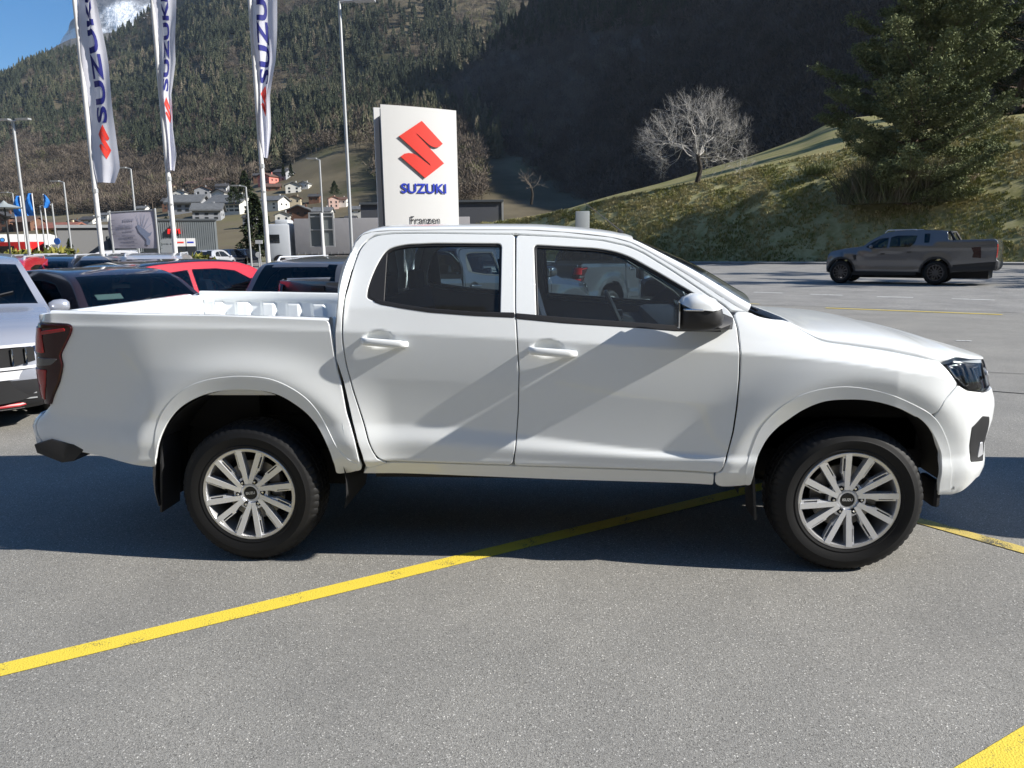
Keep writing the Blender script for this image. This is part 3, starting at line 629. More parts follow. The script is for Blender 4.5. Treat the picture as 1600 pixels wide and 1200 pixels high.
    for (cx,cz) in ((0.,.44),(3.125,.415)):
        lb=MB(); pr=[]; 
        for k in range(25):
            a=math.radians((-15 if cx<1 else 2)+k*(210 if cx<1 else 180)/24); pr.append((cx+.535*math.cos(a),cz+.52*math.sin(a)))
        V=[(x,side*y,z) for y in ((.885 if cx<1 else .84),.45) for x,z in pr]; F=[(k,k+1,26+k-1+0,25+k) for k in range(24)]; F=[(k,k+1,25+k+1,25+k) for k in range(24)]+[tuple(range(25,50))]
        lb.add(V,F); lb.build('arch_liner',DARK,TRK)
    # mud flaps
    fl=MB(); fl.box((-.50,side*.76,.47),(.015,.20,.42),Matrix.Rotation(math.radians(6),3,'Y')); fl.build('mud_flap',BLACKP,TRK,bevel=.004)
    fl=MB(); fl.box((2.665,side*.75,.44),(.015,.20,.36),Matrix.Rotation(math.radians(-5),3,'Y')); fl.build('mud_flap',BLACKP,TRK,bevel=.004)
    fl=MB(); fl.box((3.585,side*.74,.40),(.04,.18,.14)); fl.build('mud_flap',DARK,TRK,bevel=.02)
    # door handles
    for s0,z0,dr in ((.66,1.214,rd),(1.512,1.163,fd)):
        hb=MB(); V=[];F=[]; n=10
        for i,t in enumerate(np.linspace(0,1,13)):
            s=s0+.245*t; z=z0-.055*t*.35; pr=.006+.020*math.sin(math.pi*t)**.3 if 0<t<1 else .0
            hh=.0205*(1 if t<.85 else 1-.35*(t-.85)/.15)*(.8+.2*min(1,t/.1)); p,nn=surf(s,z); p=(surf(s,z+.075)[0]+surf(s,z-.075)[0])/2; nn=np.array([0,-1.,0.]); 
            for k in range(n):
                a=2*math.pi*k/n; q=p+nn*(pr+.011*math.cos(a))+np.array([0,0,hh*math.sin(a)]); V.append((q[0],q[1]*(-side),q[2]))
        for i in range(12):
            for k in range(n): F.append((i*n+k,i*n+(k+1)%n,(i+1)*n+(k+1)%n,(i+1)*n+k))
        F+= [tuple(range(n)),tuple(range(12*n,13*n))]; hb.add(V,F); hb.build('door_handle',WHITE,dr,ang=60)
    # mirror
    prof=[(0,.0),(-.004,.06),(0,.125),(.018,.15),(.06,.166),(.11,.163),(.16,.142),(.195,.105),(.207,.06),(.2,.02),(.16,.0),(.08,-.008)]
    secs=[(.915,.72,.02),(.95,.9,.008),(1.0,1.0,0),(1.06,1.0,0),(1.10,.93,.006),(1.125,.78,.02),(1.136,.5,.045)]
    def mir_mesh(nm,m,keep,gr,par):
        b=MB(); V=[];n=len(prof)
        for y,sc,dx in secs:
            for (u,v) in prof: V.append((2.235+dx+(u*sc)*(1+gr),side*(y+gr*.2),1.278+.08+(v-.08)*sc*(1+gr)))
        F=[]
        for i in range(len(secs)-1):
            for k in range(n):
                zc=(prof[k][1]+prof[(k+1)%n][1])/2
                if keep(zc): F.append((i*n+k,i*n+(k+1)%n,(i+1)*n+(k+1)%n,(i+1)*n+k))
        e=(len(secs)-1)*n; ks=[k for k in range(n) if keep(prof[k][1])]
        if len(ks)>2: F.append(tuple(e+k for k in ks))
        b.add(V,F); o=b.build(nm,m,par,ang=80)
        return o
    mm=mir_mesh('mirror_housing',BLACKP,lambda z:True,-.0,fd)
    mir_mesh('mirror_cap',WHITE,lambda z:z>.095,.018,fd)
    ib=MB(); ib.tube([(2.236,side*1.10,1.376),(2.255,side*1.137,1.378),(2.33,side*1.135,1.376),(2.39,side*1.11,1.372)],[.004,.006,.006,.002],6); ib.build('indicator',CHRM,fd)
    gb=MB(); gb.box((2.229,side*1.02,1.35),(.006,.19,.12)); gb.build('mirror_glass',CHRM,fd,bevel=.002)
    ft=MB(); V=[];F=[]
    for y,x0,x1,z0,z1 in ((.85,2.42,2.52,1.255,1.33),(.90,2.40,2.515,1.25,1.325),(.955,2.36,2.49,1.255,1.31),(.99,2.30,2.44,1.262,1.295)):
        V+=[(x0,side*y,z0),(x1,side*y,z0+.01),(x1+.005,side*y,z1-.02),(x1-.04,side*y,z1),(x0,side*y,z1-.01)]
    for i in range(3):
        for k in range(5): F.append((i*5+k,i*5+(k+1)%5,i*5+5+(k+1)%5,i*5+5+k))
    F+=[(0,1,2,3,4),(15,16,17,18,19)]; ft.add(V,F); ft.build('mirror_foot',BLACKP,fd,bevel=.006)
    # bed rail and ribbed inner wall
    xs=np.linspace(-1.02,.50,153); rows=[]
    for x in xs:
        zt=1.366-.0296*(x+.987); W=float(halfw(x,zt)); t=(x+.9)/.19%1; rb=.016*min(1,max(0,(abs(t-.5)-.22)/.06)) if .5>x>-.92 else 0
        rows.append([(x,side*(W-o),z) for o,z in ((.001,zt-.004),(.006,zt+.004),(.014,zt+.008),(.055,zt+.008),(.068,zt+.002),(.07,zt-.05),(.055,zt-.06),(.055+.6*rb,zt-.075),(.055+rb*1.6,zt-.09),(.055+rb*1.6,zt-.32),(.055,zt-.34),(.055,.93))])
    G=np.array(rows); grid_mesh('bed_rail',G,lambda i,j:j<5,WHITE,TRK,flip=side<0); grid_mesh('bed_inner_wall',G,lambda i,j:j>=5,WHITE,TRK,flip=side<0)
    pb=MB(); pb.box((-1.045,side*.785,1.11),(.09,.09,.47)); pb.build('bed_post',WHITE,TRK,bevel=.012)
    wb=MB(); wb.box((0,side*.70,1.02),(.9,.22,.2)); wb.build('wheel_housing',WHITE,TRK,bevel=.03)
# roof, screens
E=np.concatenate([densify(EDGE[:4],.08)[:-1],densify(EDGE[3:],.03)]); tt=np.arange(len(E))
xE,zE=E[:,0],E[:,1]
bul=np.where(xE<.62,.02,.045); bul=np.interp(np.arange(len(E)),[0,8,20,30,len(E)-32,len(E)-1],[.015,.02,.042,.042,.05,.10]) if False else np.where(xE>2.0,.045+.06*sstep(2.0,2.5,xE),.015+.025*sstep(.56,.75,xE))
G=wrap(None,E,bul,n=40,ex=2.6)
front=lambda i:xE[i]>=2.03; back=lambda i:xE[i]<.61 and zE[i]>=1.36 and zE[i]<1.70
roofmask=lambda i,j: not((front(i) or back(i)) and 4<=j<36)
grid_mesh('roof',G,roofmask,WHITE,TRK,flip=False)
grid_mesh('windscreen',G,lambda i,j:front(i) and 4<=j<36,glass_mat('windscreen_glass',(.72,.8,.8)),TRK,off=-.004)
grid_mesh('rear_screen',G,lambda i,j:back(i) and 4<=j<36,glass_mat('rear_glass',(.35,.42,.45)),TRK,off=-.004)
# hood
H=densify(HOODE,.015); xH=H[:,0]; bh=np.interp(xH,[2.8,2.87,2.95,3.1,3.3,3.5,3.58,3.7,3.85,4.1,4.7],[.012,.035,.062,.080,.094,.094,.082,.055,.035,.015,.004])
Gh=wrap(None,H,bh,nrm=(.05,0,1),n=80,ex=2.5,inset_y=.004)
lip=Gh[:,:1]*1.; lip[:,:,2]-=.02; lip[:,:,1]+=.004; lip2=Gh[:,-1:]*1.; lip2[:,:,2]-=.02; lip2[:,:,1]-=.004
Gh=np.concatenate([lip,Gh,lip2],1); rear=Gh[:1]*1.; rear[:,:,2]-=.03; fr=Gh[-1:]*1.; fr[:,:,2]-=.02
grid_mesh('hood',np.concatenate([rear,Gh]),lambda i,j:True,WHITE,TRK)
cw=MB(); V=[];F=[]
for i,x in enumerate(np.linspace(2.50,2.86,7)):
    for j,y in enumerate(np.linspace(-1,1,15)):
        zz=1.325-.10*(x-2.5)/.36-.012*abs(y)**6; V.append((x,.80*y,zz))
for i in range(6):
    for j in range(14): F.append((i*15+j,i*15+j+1,(i+1)*15+j+1,(i+1)*15+j))
cw.add(V,F); cw.build('cowl',BLACKP,TRK)
wp=MB(); wp.tube([(2.70,-.60,1.325),(2.66,-.30,1.352),(2.63,.1,1.37)],.007,6); wp.tube([(2.70,.1,1.33),(2.66,.35,1.352),(2.60,.65,1.35)],.007,6); wp.build('wiper',BLACKP,TRK)
# tailgate, bed floor, headboard
tg=MB(); tg.box((-1.105,0,1.088),(.06,1.60,.53)); tgo=tg.build('tailgate',WHITE,TRK,bevel=.015)
th=MB(); th.box((-1.14,0,1.26),(.02,.26,.07)); th.build('handle',BLACKP,tgo,bevel=.008)

fb=MB(); fb.box((-.29,0,.93),(1.60,1.62,.04)); 
for k in range(9): fb.box((-.29,-.56+.14*k,.955),(1.55,.06,.016))
fb.build('bed_floor',WHITE,TRK,bevel=.003)
hb=MB(); hb.box((.485,0,1.12),(.03,1.64,.40)); hb.build('headboard',WHITE,TRK,bevel=.008)
# chassis
ch=MB(); ch.box((1.4,0,.60),(4.4,1.0,.26)); ch.box((3.1,0,.80),(1.2,1.0,.5)); ch.box((1.55,0,.52),(1.75,1.60,.12)); ch.box((-.5,0,.78),(.9,1.1,.2)); ch.box((1.4,-.52,.48),(2.2,.10,.14)); ch.box((1.4,.52,.48),(2.2,.10,.14))
ch.box((-.02,0,.385),(.14,1.3,.12)); ch.box((3.125,0,.385),(.12,1.3,.10)); ch.box((2.3,0,.9),(.5,1.5,.6)); ch.build('chassis',DARK,TRK)
ch=MB(); ch.box((-.80,.3,.52),(.5,.22,.18)); ch.tube([(.7,.35,.45),(-.9,.35,.5)],.035,8); ch.build('exhaust',mat('exhaust_steel',(.12,.11,.10),.5,metal=.6),TRK)
# interior
SEAT=mat('seat_fabric',(.022,.027,.05),.9); TRIM=mat('cabin_trim',(.02,.025,.042),.7)
fl=MB(); fl.box((1.55,0,.62),(1.9,1.5,.05)); fl.build('cabin_floor',TRIM,TRK)
for yy in (-.37,.37):
    s=MB(); s.box((1.75,yy,.85),(.52,.50,.16)); s.box((1.50,yy,1.15),(.13,.48,.58),Matrix.Rotation(math.radians(-16),3,'Y')); s.box((1.385,yy,1.52),(.09,.26,.19),Matrix.Rotation(math.radians(-10),3,'Y')); s.tube([(1.42,yy-.05,1.36),(1.39,yy-.05,1.46)],.006,6); s.build('seat',SEAT,TRK,bevel=.04)
s=MB(); s.box((.95,0,.88),(.48,1.3,.16)); s.box((.735,0,1.15),(.12,1.3,.52),Matrix.Rotation(math.radians(-12),3,'Y')); 
for yy in (-.4,.4): s.box((.69,yy,1.46),(.07,.26,.14))
s.build('rear_bench',SEAT,TRK,bevel=.03)
d=MB(); d.box((2.36,0,1.15),(.34,1.5,.22)); d.box((2.2,-.0,1.02),(.2,1.45,.2)); d.build('dashboard',TRIM,TRK,bevel=.05)
d=MB(); pts=[]
for k in range(29):
    a=2*math.pi*k/28; c=Vector((0,.185*math.cos(a),.185*math.sin(a))); c=Matrix.Rotation(math.radians(-25),3,'Y')@c; pts.append((2.03+c.x,.37+c.y,1.20+c.z))
d.tube(pts,.015,8,cap=False); d.box((2.045,.37,1.2),(.03,.12,.1)); d.box((2.04,.37,1.2),(.012,.34,.03)); d.tube([(2.05,.37,1.2),(2.3,.37,1.1)],.03,8)
d.build('steering_wheel',mat('wheel_leather',(.03,.03,.035),.35),TRK)
d=MB(); d.box((2.14,0,1.50),(.03,.22,.06)); d.build('rear_view_mirror',BLACKP,TRK,bevel=.008)
hl_=MB(); V=[];F=[]
sel=[i for i in range(len(E)) if .66<xE[i]<2.0]
for i in sel:
    for j in range(2,39): V.append(tuple(G[i,j]*np.array([1,.93,1])-np.array([0,0,.035])))
for a in range(len(sel)-1):
    for b in range(36): F.append((a*37+b,a*37+b+1,(a+1)*37+b+1,(a+1)*37+b))
hl_.add(V,F); hl_.build('headliner',mat('headliner',(.30,.30,.29),.9),TRK)
# antenna
an=MB(); an.tube([(2.01,-.36,1.735),(1.985,-.36,1.755)],[.012,.009],8); an.tube([(2.0,-.36,1.75),(1.80,-.36,1.905)],[.0035,.002],6); an.build('antenna',BLACKP,TRK)
# wheels
def build_wheel(full=True):
    root=empty('wheel',(0,0,0),parent=TRK if full else None)
    prof=[(.252,-.112),(.258,-.123),(.269,-.127),(.275,-.1245),(.30,-.133),(.318,-.1345),(.322,-.132),(.340,-.129),(.344,-.1265),(.360,-.117),(.3665,-.110),(.376,-.098),(.3815,-.084),(.383,-.05),(.377,-.048),(.377,-.042),(.3835,-.04),(.384,-.004),(.377,-.002),(.377,.004),(.384,.006),(.3835,.04),(.377,.042),(.377,.048),(.383,.05),(.3815,.084),(.376,.098),(.360,.117),(.335,.131),(.30,.133),(.266,.127),(.243,.112)]
    n=240 if full else 96; V=[];F=[];m=len(prof)
    for k in range(n):
        a=2*math.pi*k/n
        for j,(r,h) in enumerate(prof):
            cut=(k%4==0 and (h<-.075 or h>.075) and r>.358) or (k%4==2 and abs(h)<.06 and abs(h)>.005 and r>.38)
            rr=r-(.0045 if cut else 0)
            V.append((rr*math.cos(a),h,rr*math.sin(a)))
    for k in range(n):
        for j in range(m-1): F.append((k*m+j,k*m+j+1,((k+1)%n)*m+j+1,((k+1)%n)*m+j))
    b=MB(); b.add(V,F); b.build('tyre',RUB,root,ang=25)
    b=MB(); b.lathe([(.255,-.108),(.2565,-.119),(.252,-.1235),(.238,-.1215),(.233,-.113),(.231,-.075),(.214,-.03),(.205,.06),(.222,.1)],96)
    rim=b.build('rim',mat('alloy_barrel',(.62,.62,.63),.3,metal=.75),root) if full else None
    b=MB() if full else b
    for k in range(6):
        if full and k: b.build('spoke',SILV,root,ang=20); b=MB()
        pc=math.radians(20+60*k)
        for sg in (-1,1):
            # main blade from hub to lip: hub end near pair centre+9deg
            a0=pc+math.radians(9)+sg*math.radians(9); a1=pc+sg*math.radians(13.5)
            def fn(u,v,d,a0=a0,a1=a1):
                t=(u-.06)/.175; r0=np.array([math.cos(a0),math.sin(a0)])*.06; r1=np.array([math.cos(a1),math.sin(a1)])*.244
                p=r0+(r1-r0)*t; dr=(r1-r0)/np.linalg.norm(r1-r0); nn=np.array([-dr[1],dr[0]]); q=p+nn*v
                return (q[0],-.098-.018*t+d+.01*(1-t)*0,q[1])
            hw=.0150; o_=sg
            b.prism([(.055,-hw*.8),(.14,-hw*.95),(.236,-hw),(.236,hw),(.14,hw*.95),(.055,hw*.8)],fn,-.008,.035)
            # secondary rib alongside, joined at both ends
            w0=o_*(hw+.007); w1=o_*(hw+.0125)
            lo,hi=min(w0,w1),max(w0,w1); b.prism([(.135,lo),(.228,lo),(.228,hi),(.135,hi)],fn,0.002,.03)
            l2,h2=min(o_*hw*.9,w1),max(o_*hw*.9,w1); b.prism([(.215,l2),(.236,l2),(.236,h2),(.215,h2)],fn,0,.03); b.prism([(.10,min(0,o_*hw*.9)),(.15,l2),(.15,h2),(.10,max(0,o_*hw*.9))],fn,0.001,.03)
    if full: b.build('spoke',SILV,root,ang=20); b=MB()
    b.lathe([(.0,-.094),(.036,-.094),(.037,-.099),(.045,-.1005),(.052,-.098),(.06,-.094),(.082,-.097),(.094,-.094),(.096,-.06),(0,-.055)],60)
    b.build('hub' if full else 'rim',SILV,root,ang=20,smooth=True)
    if not full: return root
    for k in range(6):
        a=math.radians(60*k); b=MB(); b.lathe([(0,-.1025),(.0135,-.1025),(.0145,-.094)],16,c=(.0695*math.cos(a),0,.0695*math.sin(a))); b.build('lug_recess',DARK,root)
        b=MB(); b.lathe([(0,-.108),(.006,-.1075),(.009,-.103),(.0095,-.094)],6,c=(.0695*math.cos(a),0,.0695*math.sin(a))); b.build('lug_nut',CHRM,root)
    b=MB(); b.lathe([(0,-.1005),(.0335,-.1005),(.036,-.098),(.036,-.09)],40); cap=b.build('hub_cap',mat('gloss_black',(.008,.008,.008),.4),root)
    V,F=text_mesh('ISUZU',.019,offset=.0006); V=V[:,[0,2,1]]; b=MB(); b.add([(x,-.1012,z) for x,_,z in V],F); b.build('hub_lettering',mat('letter_silver',(.7,.7,.7),.35,metal=.3),root)
    b=MB(); b.lathe([(.09,-.02),(.165,-.022),(.166,-.005),(.09,0)],48); b.lathe([(0,-.05),(.07,-.045),(.08,-.02),(.08,.05)],32); b.build('brake_disc',mat('brake_steel',(.28,.27,.26),.4,metal=.8),root)
    b=MB(); b.box((.13,-.035,.03),(.06,.05,.15)); b.build('brake_caliper',mat('caliper',(.22,.21,.2),.5,metal=.5),root,bevel=.01)
    b=MB(); b.lathe([(0,.07),(.215,.07)],32); b.build('brake_shield',DARK,root)
    return root
WH=build_wheel(); WH2=build_wheel(False)
def put_wheel(o,x,side,spin,steer=0):
    o.location=(x,side*.772,.383); o.rotation_euler=(0,spin,(math.pi if side>0 else 0)+steer)
for i,(x,side,sp,stv) in enumerate(((0,-1,-.10,0),(3.125,-1,0,math.radians(1.5)),(0,1,.7,0),(3.125,1,1.3,0))):
    o=WH if i==0 else copy_tree(WH,TRK); put_wheel(o,x,side,sp,stv)

# ------------------------------------------------------------------ other vehicles
CABGLS=glass_mat('tinted_glass',(.30,.36,.38),refl=1.6)
def car_shell(root,S,paint,roofm=None,res=.05,n=36,glass=None,see=True):
    glass=glass or (CABGLS if see else CARGLS)
    L,w=S['L'],S['w']; top=densify(S['top'],res) if S.get('dense',True) else np.array(S['top'])
    belt=pchip(*zip(*S['belt'])); cr=S.get('crease')
    def Wf(x,z):
        x,z=np.broadcast_arrays(np.asarray(x,float),np.asarray(z,float)); ww=w*(1-S.get('tf',.20)*sstep(L-.95,L+.15,x)**1.5-S.get('tr',.12)*sstep(.7,-.15,x)**1.5)
        b=belt(x); ww=ww-np.clip(z-b,0,None)*S.get('tum',.40)-.05*sstep(.55,.25,z)+.012*np.exp(-((z-b+.12)/.05)**2)-.02*np.exp(-((z-.62)/.10)**2)
        for cx in S['axles']:
            r=np.hypot(x-cx,z-S['wr']); ww=ww+.018*np.exp(-np.clip(r-S['wr']-.10,0,None)**2/.010)*(z<b)
        return ww
    def fn(x,z,off=0.):
        x=np.asarray(x,float);z=np.asarray(z,float); f=lambda x,z: np.stack([x,-Wf(x,z),z],-1); e=4e-3
        nn=np.cross(f(x+e,z)-f(x-e,z),f(x,z+e)-f(x,z-e)); nn/=np.linalg.norm(nn,axis=-1,keepdims=True); return f(x,z)+nn*off,nn
    wr=S['wr']+.075; zb=S.get('zb',.22); poly=[tuple(p) for p in top]; body=[]
    xs=[]
    bot=[]
    for cx in sorted(S['axles'],reverse=True):
        a0=math.asin(max(-1,min(1,(zb-S['wr'])/wr)))
        bot+=[(cx+wr*math.cos(a),S['wr']+wr*math.sin(a)) for a in np.linspace(a0,math.pi-a0,15)]
    poly=[p for p in poly]+bot
    A=np.array(poly)[::-1]
    parts=[]
    for side in (-1,1): parts.append(panel('body_side',A,paint,root,fn,mirror=side>0,cell=.09,step=.06,smooth=False,gap=0,rim=.008,flange=.02,holes=[inset(np.array(q)[::-1] if area(np.array(q))<0 else np.array(q),.012) for q in S['wins']] if see else ()))
    e=top; p=fn(e[:,0],e[:,1])[0]; t=np.gradient(e,axis=0); t/=np.linalg.norm(t,axis=1)[:,None]; nx=np.stack([-t[:,1],0*t[:,0],t[:,0]],1)
    b=S.get('bul',.05)*np.interp(e[:,0],[0,.15,L-.3,L],[1.,1,1,1.8]); ph=np.linspace(0,math.pi,n+1); c=np.cos(ph); s=np.sin(ph); ex=S.get('ex',3.2); cy=np.sign(c)*np.abs(c)**(2/ex); so_=np.abs(s)**(2/ex)
    G=np.zeros((len(e),n+1,3))
    for i in range(len(e)): G[i]=p[i]; G[i,:,1]=p[i,1]*cy; G[i]+=nx[i]*(b[i]*so_)[:,None]
    cl={}
    R_=len(e)
    for i in range(R_-1):
        for j in range(n):
            c_=(G[i,j]+G[i+1,j]+G[i,j+1]+G[i+1,j+1])/4; x,y,z=c_; ya=abs(y); wl=abs(p[i,1]); k='body_top'
            for nm,(x0,x1,z0,z1,y0,y1) in S['cells'].items():
                if x0<=x<=x1 and z0<=z<=z1 and y0<=ya/wl<=y1: k=nm; break
            cl.setdefault(k,set()).add((i,j))
    for k,st in cl.items():
        kk=k.split('#')[0]; m={'body_top':paint,'roof':roofm or paint,'windscreen':glass,'rear_screen':glass,'grille':BLACKP,'bumper_trim':BLACKP,'headlamp':mat('headlamp_clear',(.10,.11,.13),.06,metal=.6,coat=1),'tail_lamp':REDL,'tailgate':paint}.get(kk,BLACKP)
        if k=='tailgate' : m=paint
        o=grid_mesh(kk,G,lambda i,j:(i,j) in st,m,root,off=.0 if kk in('body_top','roof','tailgate') else .001)
    if see:
        z0=.62; f=MB(); f.box((L*.5,0,z0-.03),(L*.62,w*1.5,.05)); f.box((S['mir'][0]+.25,0,float(belt(S['mir'][0]))-.10),(.5,w*1.62,.24)); f.build('dashboard',TRIM,root)
        for sx_,n_ in ((S['mir'][0]-.95,2),(S['mir'][0]-1.75,3)):
            for k in range(n_):
                yy=(k-(n_-1)/2)*(.74 if n_==2 else .46); q=MB(); q.box((sx_,yy,.92),(.12,.48 if n_==2 else .45,.62),Matrix.Rotation(math.radians(-14),3,'Y')); q.box((sx_-.10,yy,1.28),(.08,.24,.17),Matrix.Rotation(math.radians(-8),3,'Y')); q.build('seat',SEAT,root,bevel=.03)
        q=MB(); pts=[(S['mir'][0]-.28+.06*math.sin(a_),.36+.18*math.cos(a_),.98+.17*math.sin(a_)) for a_ in np.linspace(0,6.283,17)]; q.tube(pts,.014,6,cap=False); q.build('steering_wheel',BLACKP,root)
        q=MB(); q.box((S['mir'][0]-.42,0,float(top[:,1].max())-.19),(.03,.22,.07)); q.build('rear_view_mirror',BLACKP,root)
        wq=MB(); wx=S['cells'].get('windscreen',(0,0,0,0,0,0)); xb,zb2=wx[1]-.03,wx[2]+.02; sl_=(wx[3]-wx[2])
        wq.tube([(xb+.03,-.45,zb2+.03),(xb-.14,.05,zb2+.13)],.008,5); wq.tube([(xb+.03,.05,zb2+.03),(xb-.14,.55,zb2+.13)],.008,5); wq.build('wiper',BLACKP,root)
    for side in (-1,1):
        for wn in S['wins']: panel('side_window',wn,glass,root,fn,mirror=side>0,off=.002 if see else .004,cell=.12,step=.05,cut=.04,gap=0,flange=.012,rim=.006)
        for nm,m,pl in S.get('trims',[]): panel(nm,pl,m or paint,root,fn,mirror=side>0,off=.009,cell=.08,step=.05,cut=.02,gap=0,flange=.015,rim=.005)
        mx,mz=S['mir']; wl=float(Wf(mx,mz)); mb=MB()
        rings=[]; V=[];F=[]
        for i,(yy,sc) in enumerate(((0,.5),(.05,.9),(.12,1.),(.17,.9),(.20,.55))):
            for k in range(10): a=6.283*k/10; V.append((mx-.02+.07*sc*math.cos(a),side*(wl+yy),mz+.035+.075*sc*math.sin(a)))
        for i in range(4):
            for k in range(10): F.append((i*10+k,i*10+(k+1)%10,(i+1)*10+(k+1)%10,(i+1)*10+k))
        F+=[tuple(range(10)),tuple(range(40,50))]; mb.add(V,F); mb.build('wing_mirror',S.get('mirm',paint),root,ang=70)
    ub=MB(); ub.box((L/2,0,.42),(L-.5,2*w*.72,.42)); 
    for cx in S['axles']: ub.box((cx,0,.5),(.95,2*w*.80,.6)) if False else None
    ub.build('underbody',DARK,root)
    if S.get('rails'):
        for side in (-1,1):
            x0,x1,zr=S['rails']; yy=float(Wf((x0+x1)/2,zr-.02))-.04; rb=MB(); rb.tube([(x0,side*yy,zr-.03),(x0+.08,side*yy,zr+.045),(x1-.1,side*yy,zr+.04),(x1,side*yy,zr-.05)],.016,6); rb.build('roof_rail',S.get('railm',SILV),root)
    return fn
def add_wheels(root,S,remap=None,scale=1.):
    for cx in S['axles']:
        for side in (-1,1):
            o=copy_tree(WH2,root,remap); k=S['wr']/.383; o.scale=(k,k*.85,k); o.location=(cx,side*(S['w']-.115),S['wr']); o.rotation_euler=(0,random.random()*6,(math.pi if side>0 else 0))
DALLOY=mat('dark_alloy',(.10,.10,.11),.35,metal=.8); RM={'machined_alloy':DALLOY,'alloy_barrel':DALLOY}
SUV=dict(L=4.3,w=.89,wr=.335,axles=(.82,3.42),top=[(.06,.24),(.0,.42),(-.01,.60),(.03,.75),(.06,.95),(.12,1.02),(.36,1.40),(.46,1.47),(.9,1.53),(1.6,1.56),(2.3,1.52),(2.62,1.44),(3.25,1.06),(3.6,.985),(4.0,.90),(4.2,.80),(4.28,.66),(4.31,.48),(4.28,.3),(4.2,.24)],
 belt=[(0,1.02),(1.0,.98),(3.2,.94),(4.3,.8)],bul=.04,mir=(2.95,1.0),rails=(.75,2.3,1.55),
 cells={'windscreen':(2.60,3.24,1.06,1.6,0,.90),'rear_screen':(.08,.46,1.06,1.47,0,.84),'tail_lamp':(-1,.2,.78,1.0,.60,1),'grille':(4.0,4.6,.56,.78,0,.58),'headlamp':(3.9,4.6,.66,.80,.60,1),'bumper_trim':(4.0,4.6,.2,.46,0,.95),'bumper_trim#r':(-1,.2,.2,.45,0,.95)},
 wins=[[(.62,1.08),(.74,1.30),(.95,1.42),(1.36,1.455),(1.36,1.05)],[(1.42,1.05),(1.42,1.457),(1.9,1.46),(2.28,1.42),(2.72,1.18),(2.92,1.03)]],
 trims=[('sill_trim',BLACKP,[(1.28,.24),(1.28,.36),(2.95,.36),(2.95,.24)])])
HATCH=dict(SUV); HATCH.update(L=3.9,w=.85,axles=(.70,3.13),top=[(.06,.22),(.0,.42),(-.01,.60),(.03,.78),(.07,.93),(.30,1.32),(.42,1.41),(.9,1.47),(1.5,1.49),(2.0,1.47),(2.3,1.40),(2.95,1.0),(3.3,.92),(3.65,.84),(3.82,.74),(3.9,.58),(3.88,.35),(3.8,.22)],
 belt=[(0,.98),(1,.95),(3,.90),(4,.78)],mir=(2.62,.97),rails=None,
 cells={'windscreen':(2.28,2.94,1.0,1.6,0,.90),'rear_screen':(.08,.42,.98,1.41,0,.86),'roof':(.40,2.3,1.36,1.7,0,1),'tail_lamp':(-1,.2,.74,.94,.62,1),'grille':(3.6,4.6,.50,.70,0,.58),'headlamp':(3.5,4.6,.62,.80,.6,1),'bumper_trim':(3.6,4.6,.2,.40,0,.9)},
 wins=[[(.52,1.04),(.62,1.24),(.85,1.35),(1.22,1.385),(1.22,1.0)],[(1.28,1.0),(1.28,1.39),(1.7,1.39),(2.02,1.35),(2.42,1.13),(2.64,.98)]],trims=[])
def heading(a,b): a=np.array(a);b=np.array(b); d=b-a; return math.atan2(d[1],d[0])
def place_car(S,px,d,hd,label,paint,roofm=None,name='parked_car',cat='car',group='cars parked behind the truck bed',z=0.,wheels=True,zs=1.,**k):
    """px,d: bearing and depth of the car's middle; hd: heading as (right, away) weights"""
    v=RH*hd[0]+FH*hd[1]; v/=np.linalg.norm(v); c=CP+azdir(px)*d; rz=math.atan2(v[1],v[0]); o=c-v*S['L']/2; root=empty(name,(o[0],o[1],z),rz,label=label,cat=cat,group=group); root.scale=(1,1,zs)
    car_shell(root,S,paint,roofm,**k)
    if wheels: add_wheels(root,S)
    return root
PS=lambda n,c,r=.25,m=0,coat=1: mat(n,c,r,metal=m,coat=coat)
PSIL=PS('silver_paint',(.55,.56,.60),.3,.35); PRED=PS('red_paint',(.50,.01,.02)); PBLK=PS('black_paint',(.008,.009,.014),.2); PBRN=PS('dark_brown_paint',(.03,.018,.02),.25,.3); PBLU=PS('dark_blue_paint',(.008,.03,.16)); PGRY=PS('grey_paint',(.16,.165,.18),.3,.5); PWHT=PS('white_car_paint',(.7,.7,.72)); PNAV=PS('navy_paint',(.012,.02,.045),.25,.3)
# silver crossover cut by the left edge, nose towards the camera
A=dict(SUV); A['trims']=SUV['trims']; ca=CP+azdir(-66)*6.9; cb=CP+azdir(-52)*9.2; v=(ca-cb); v[2]=0; v/=np.linalg.norm(v); o=ca-v*4.3
rt=empty('parked_car',(o[0],o[1],0),math.atan2(v[1],v[0]),label='silver white crossover with black slatted grille cut off by the left edge of the photo',cat='car',group='cars parked behind the truck bed'); rt.scale=(1,1,1.04)
A['cells']=dict(A['cells']); A['cells']['grille']=(3.9,4.6,.57,.79,0,.66); A['cells']['headlamp']=(3.75,4.6,.66,.82,.70,1)
A['rails']=None; A['cells'].pop('grille'); A['cells'].pop('headlamp')
car_shell(rt,A,PS('blue_silver_paint',(.38,.40,.46),.25,.35),res=.025,n=72); add_wheels(rt,A)
cb_=MB()
for k in range(11): y=-.55+.11*k; cb_.box((4.443-.22*abs(y)**2,y,.685),(.02,.016,.155))
cb_.build('grille_slats',CHRM,rt,bevel=.004)
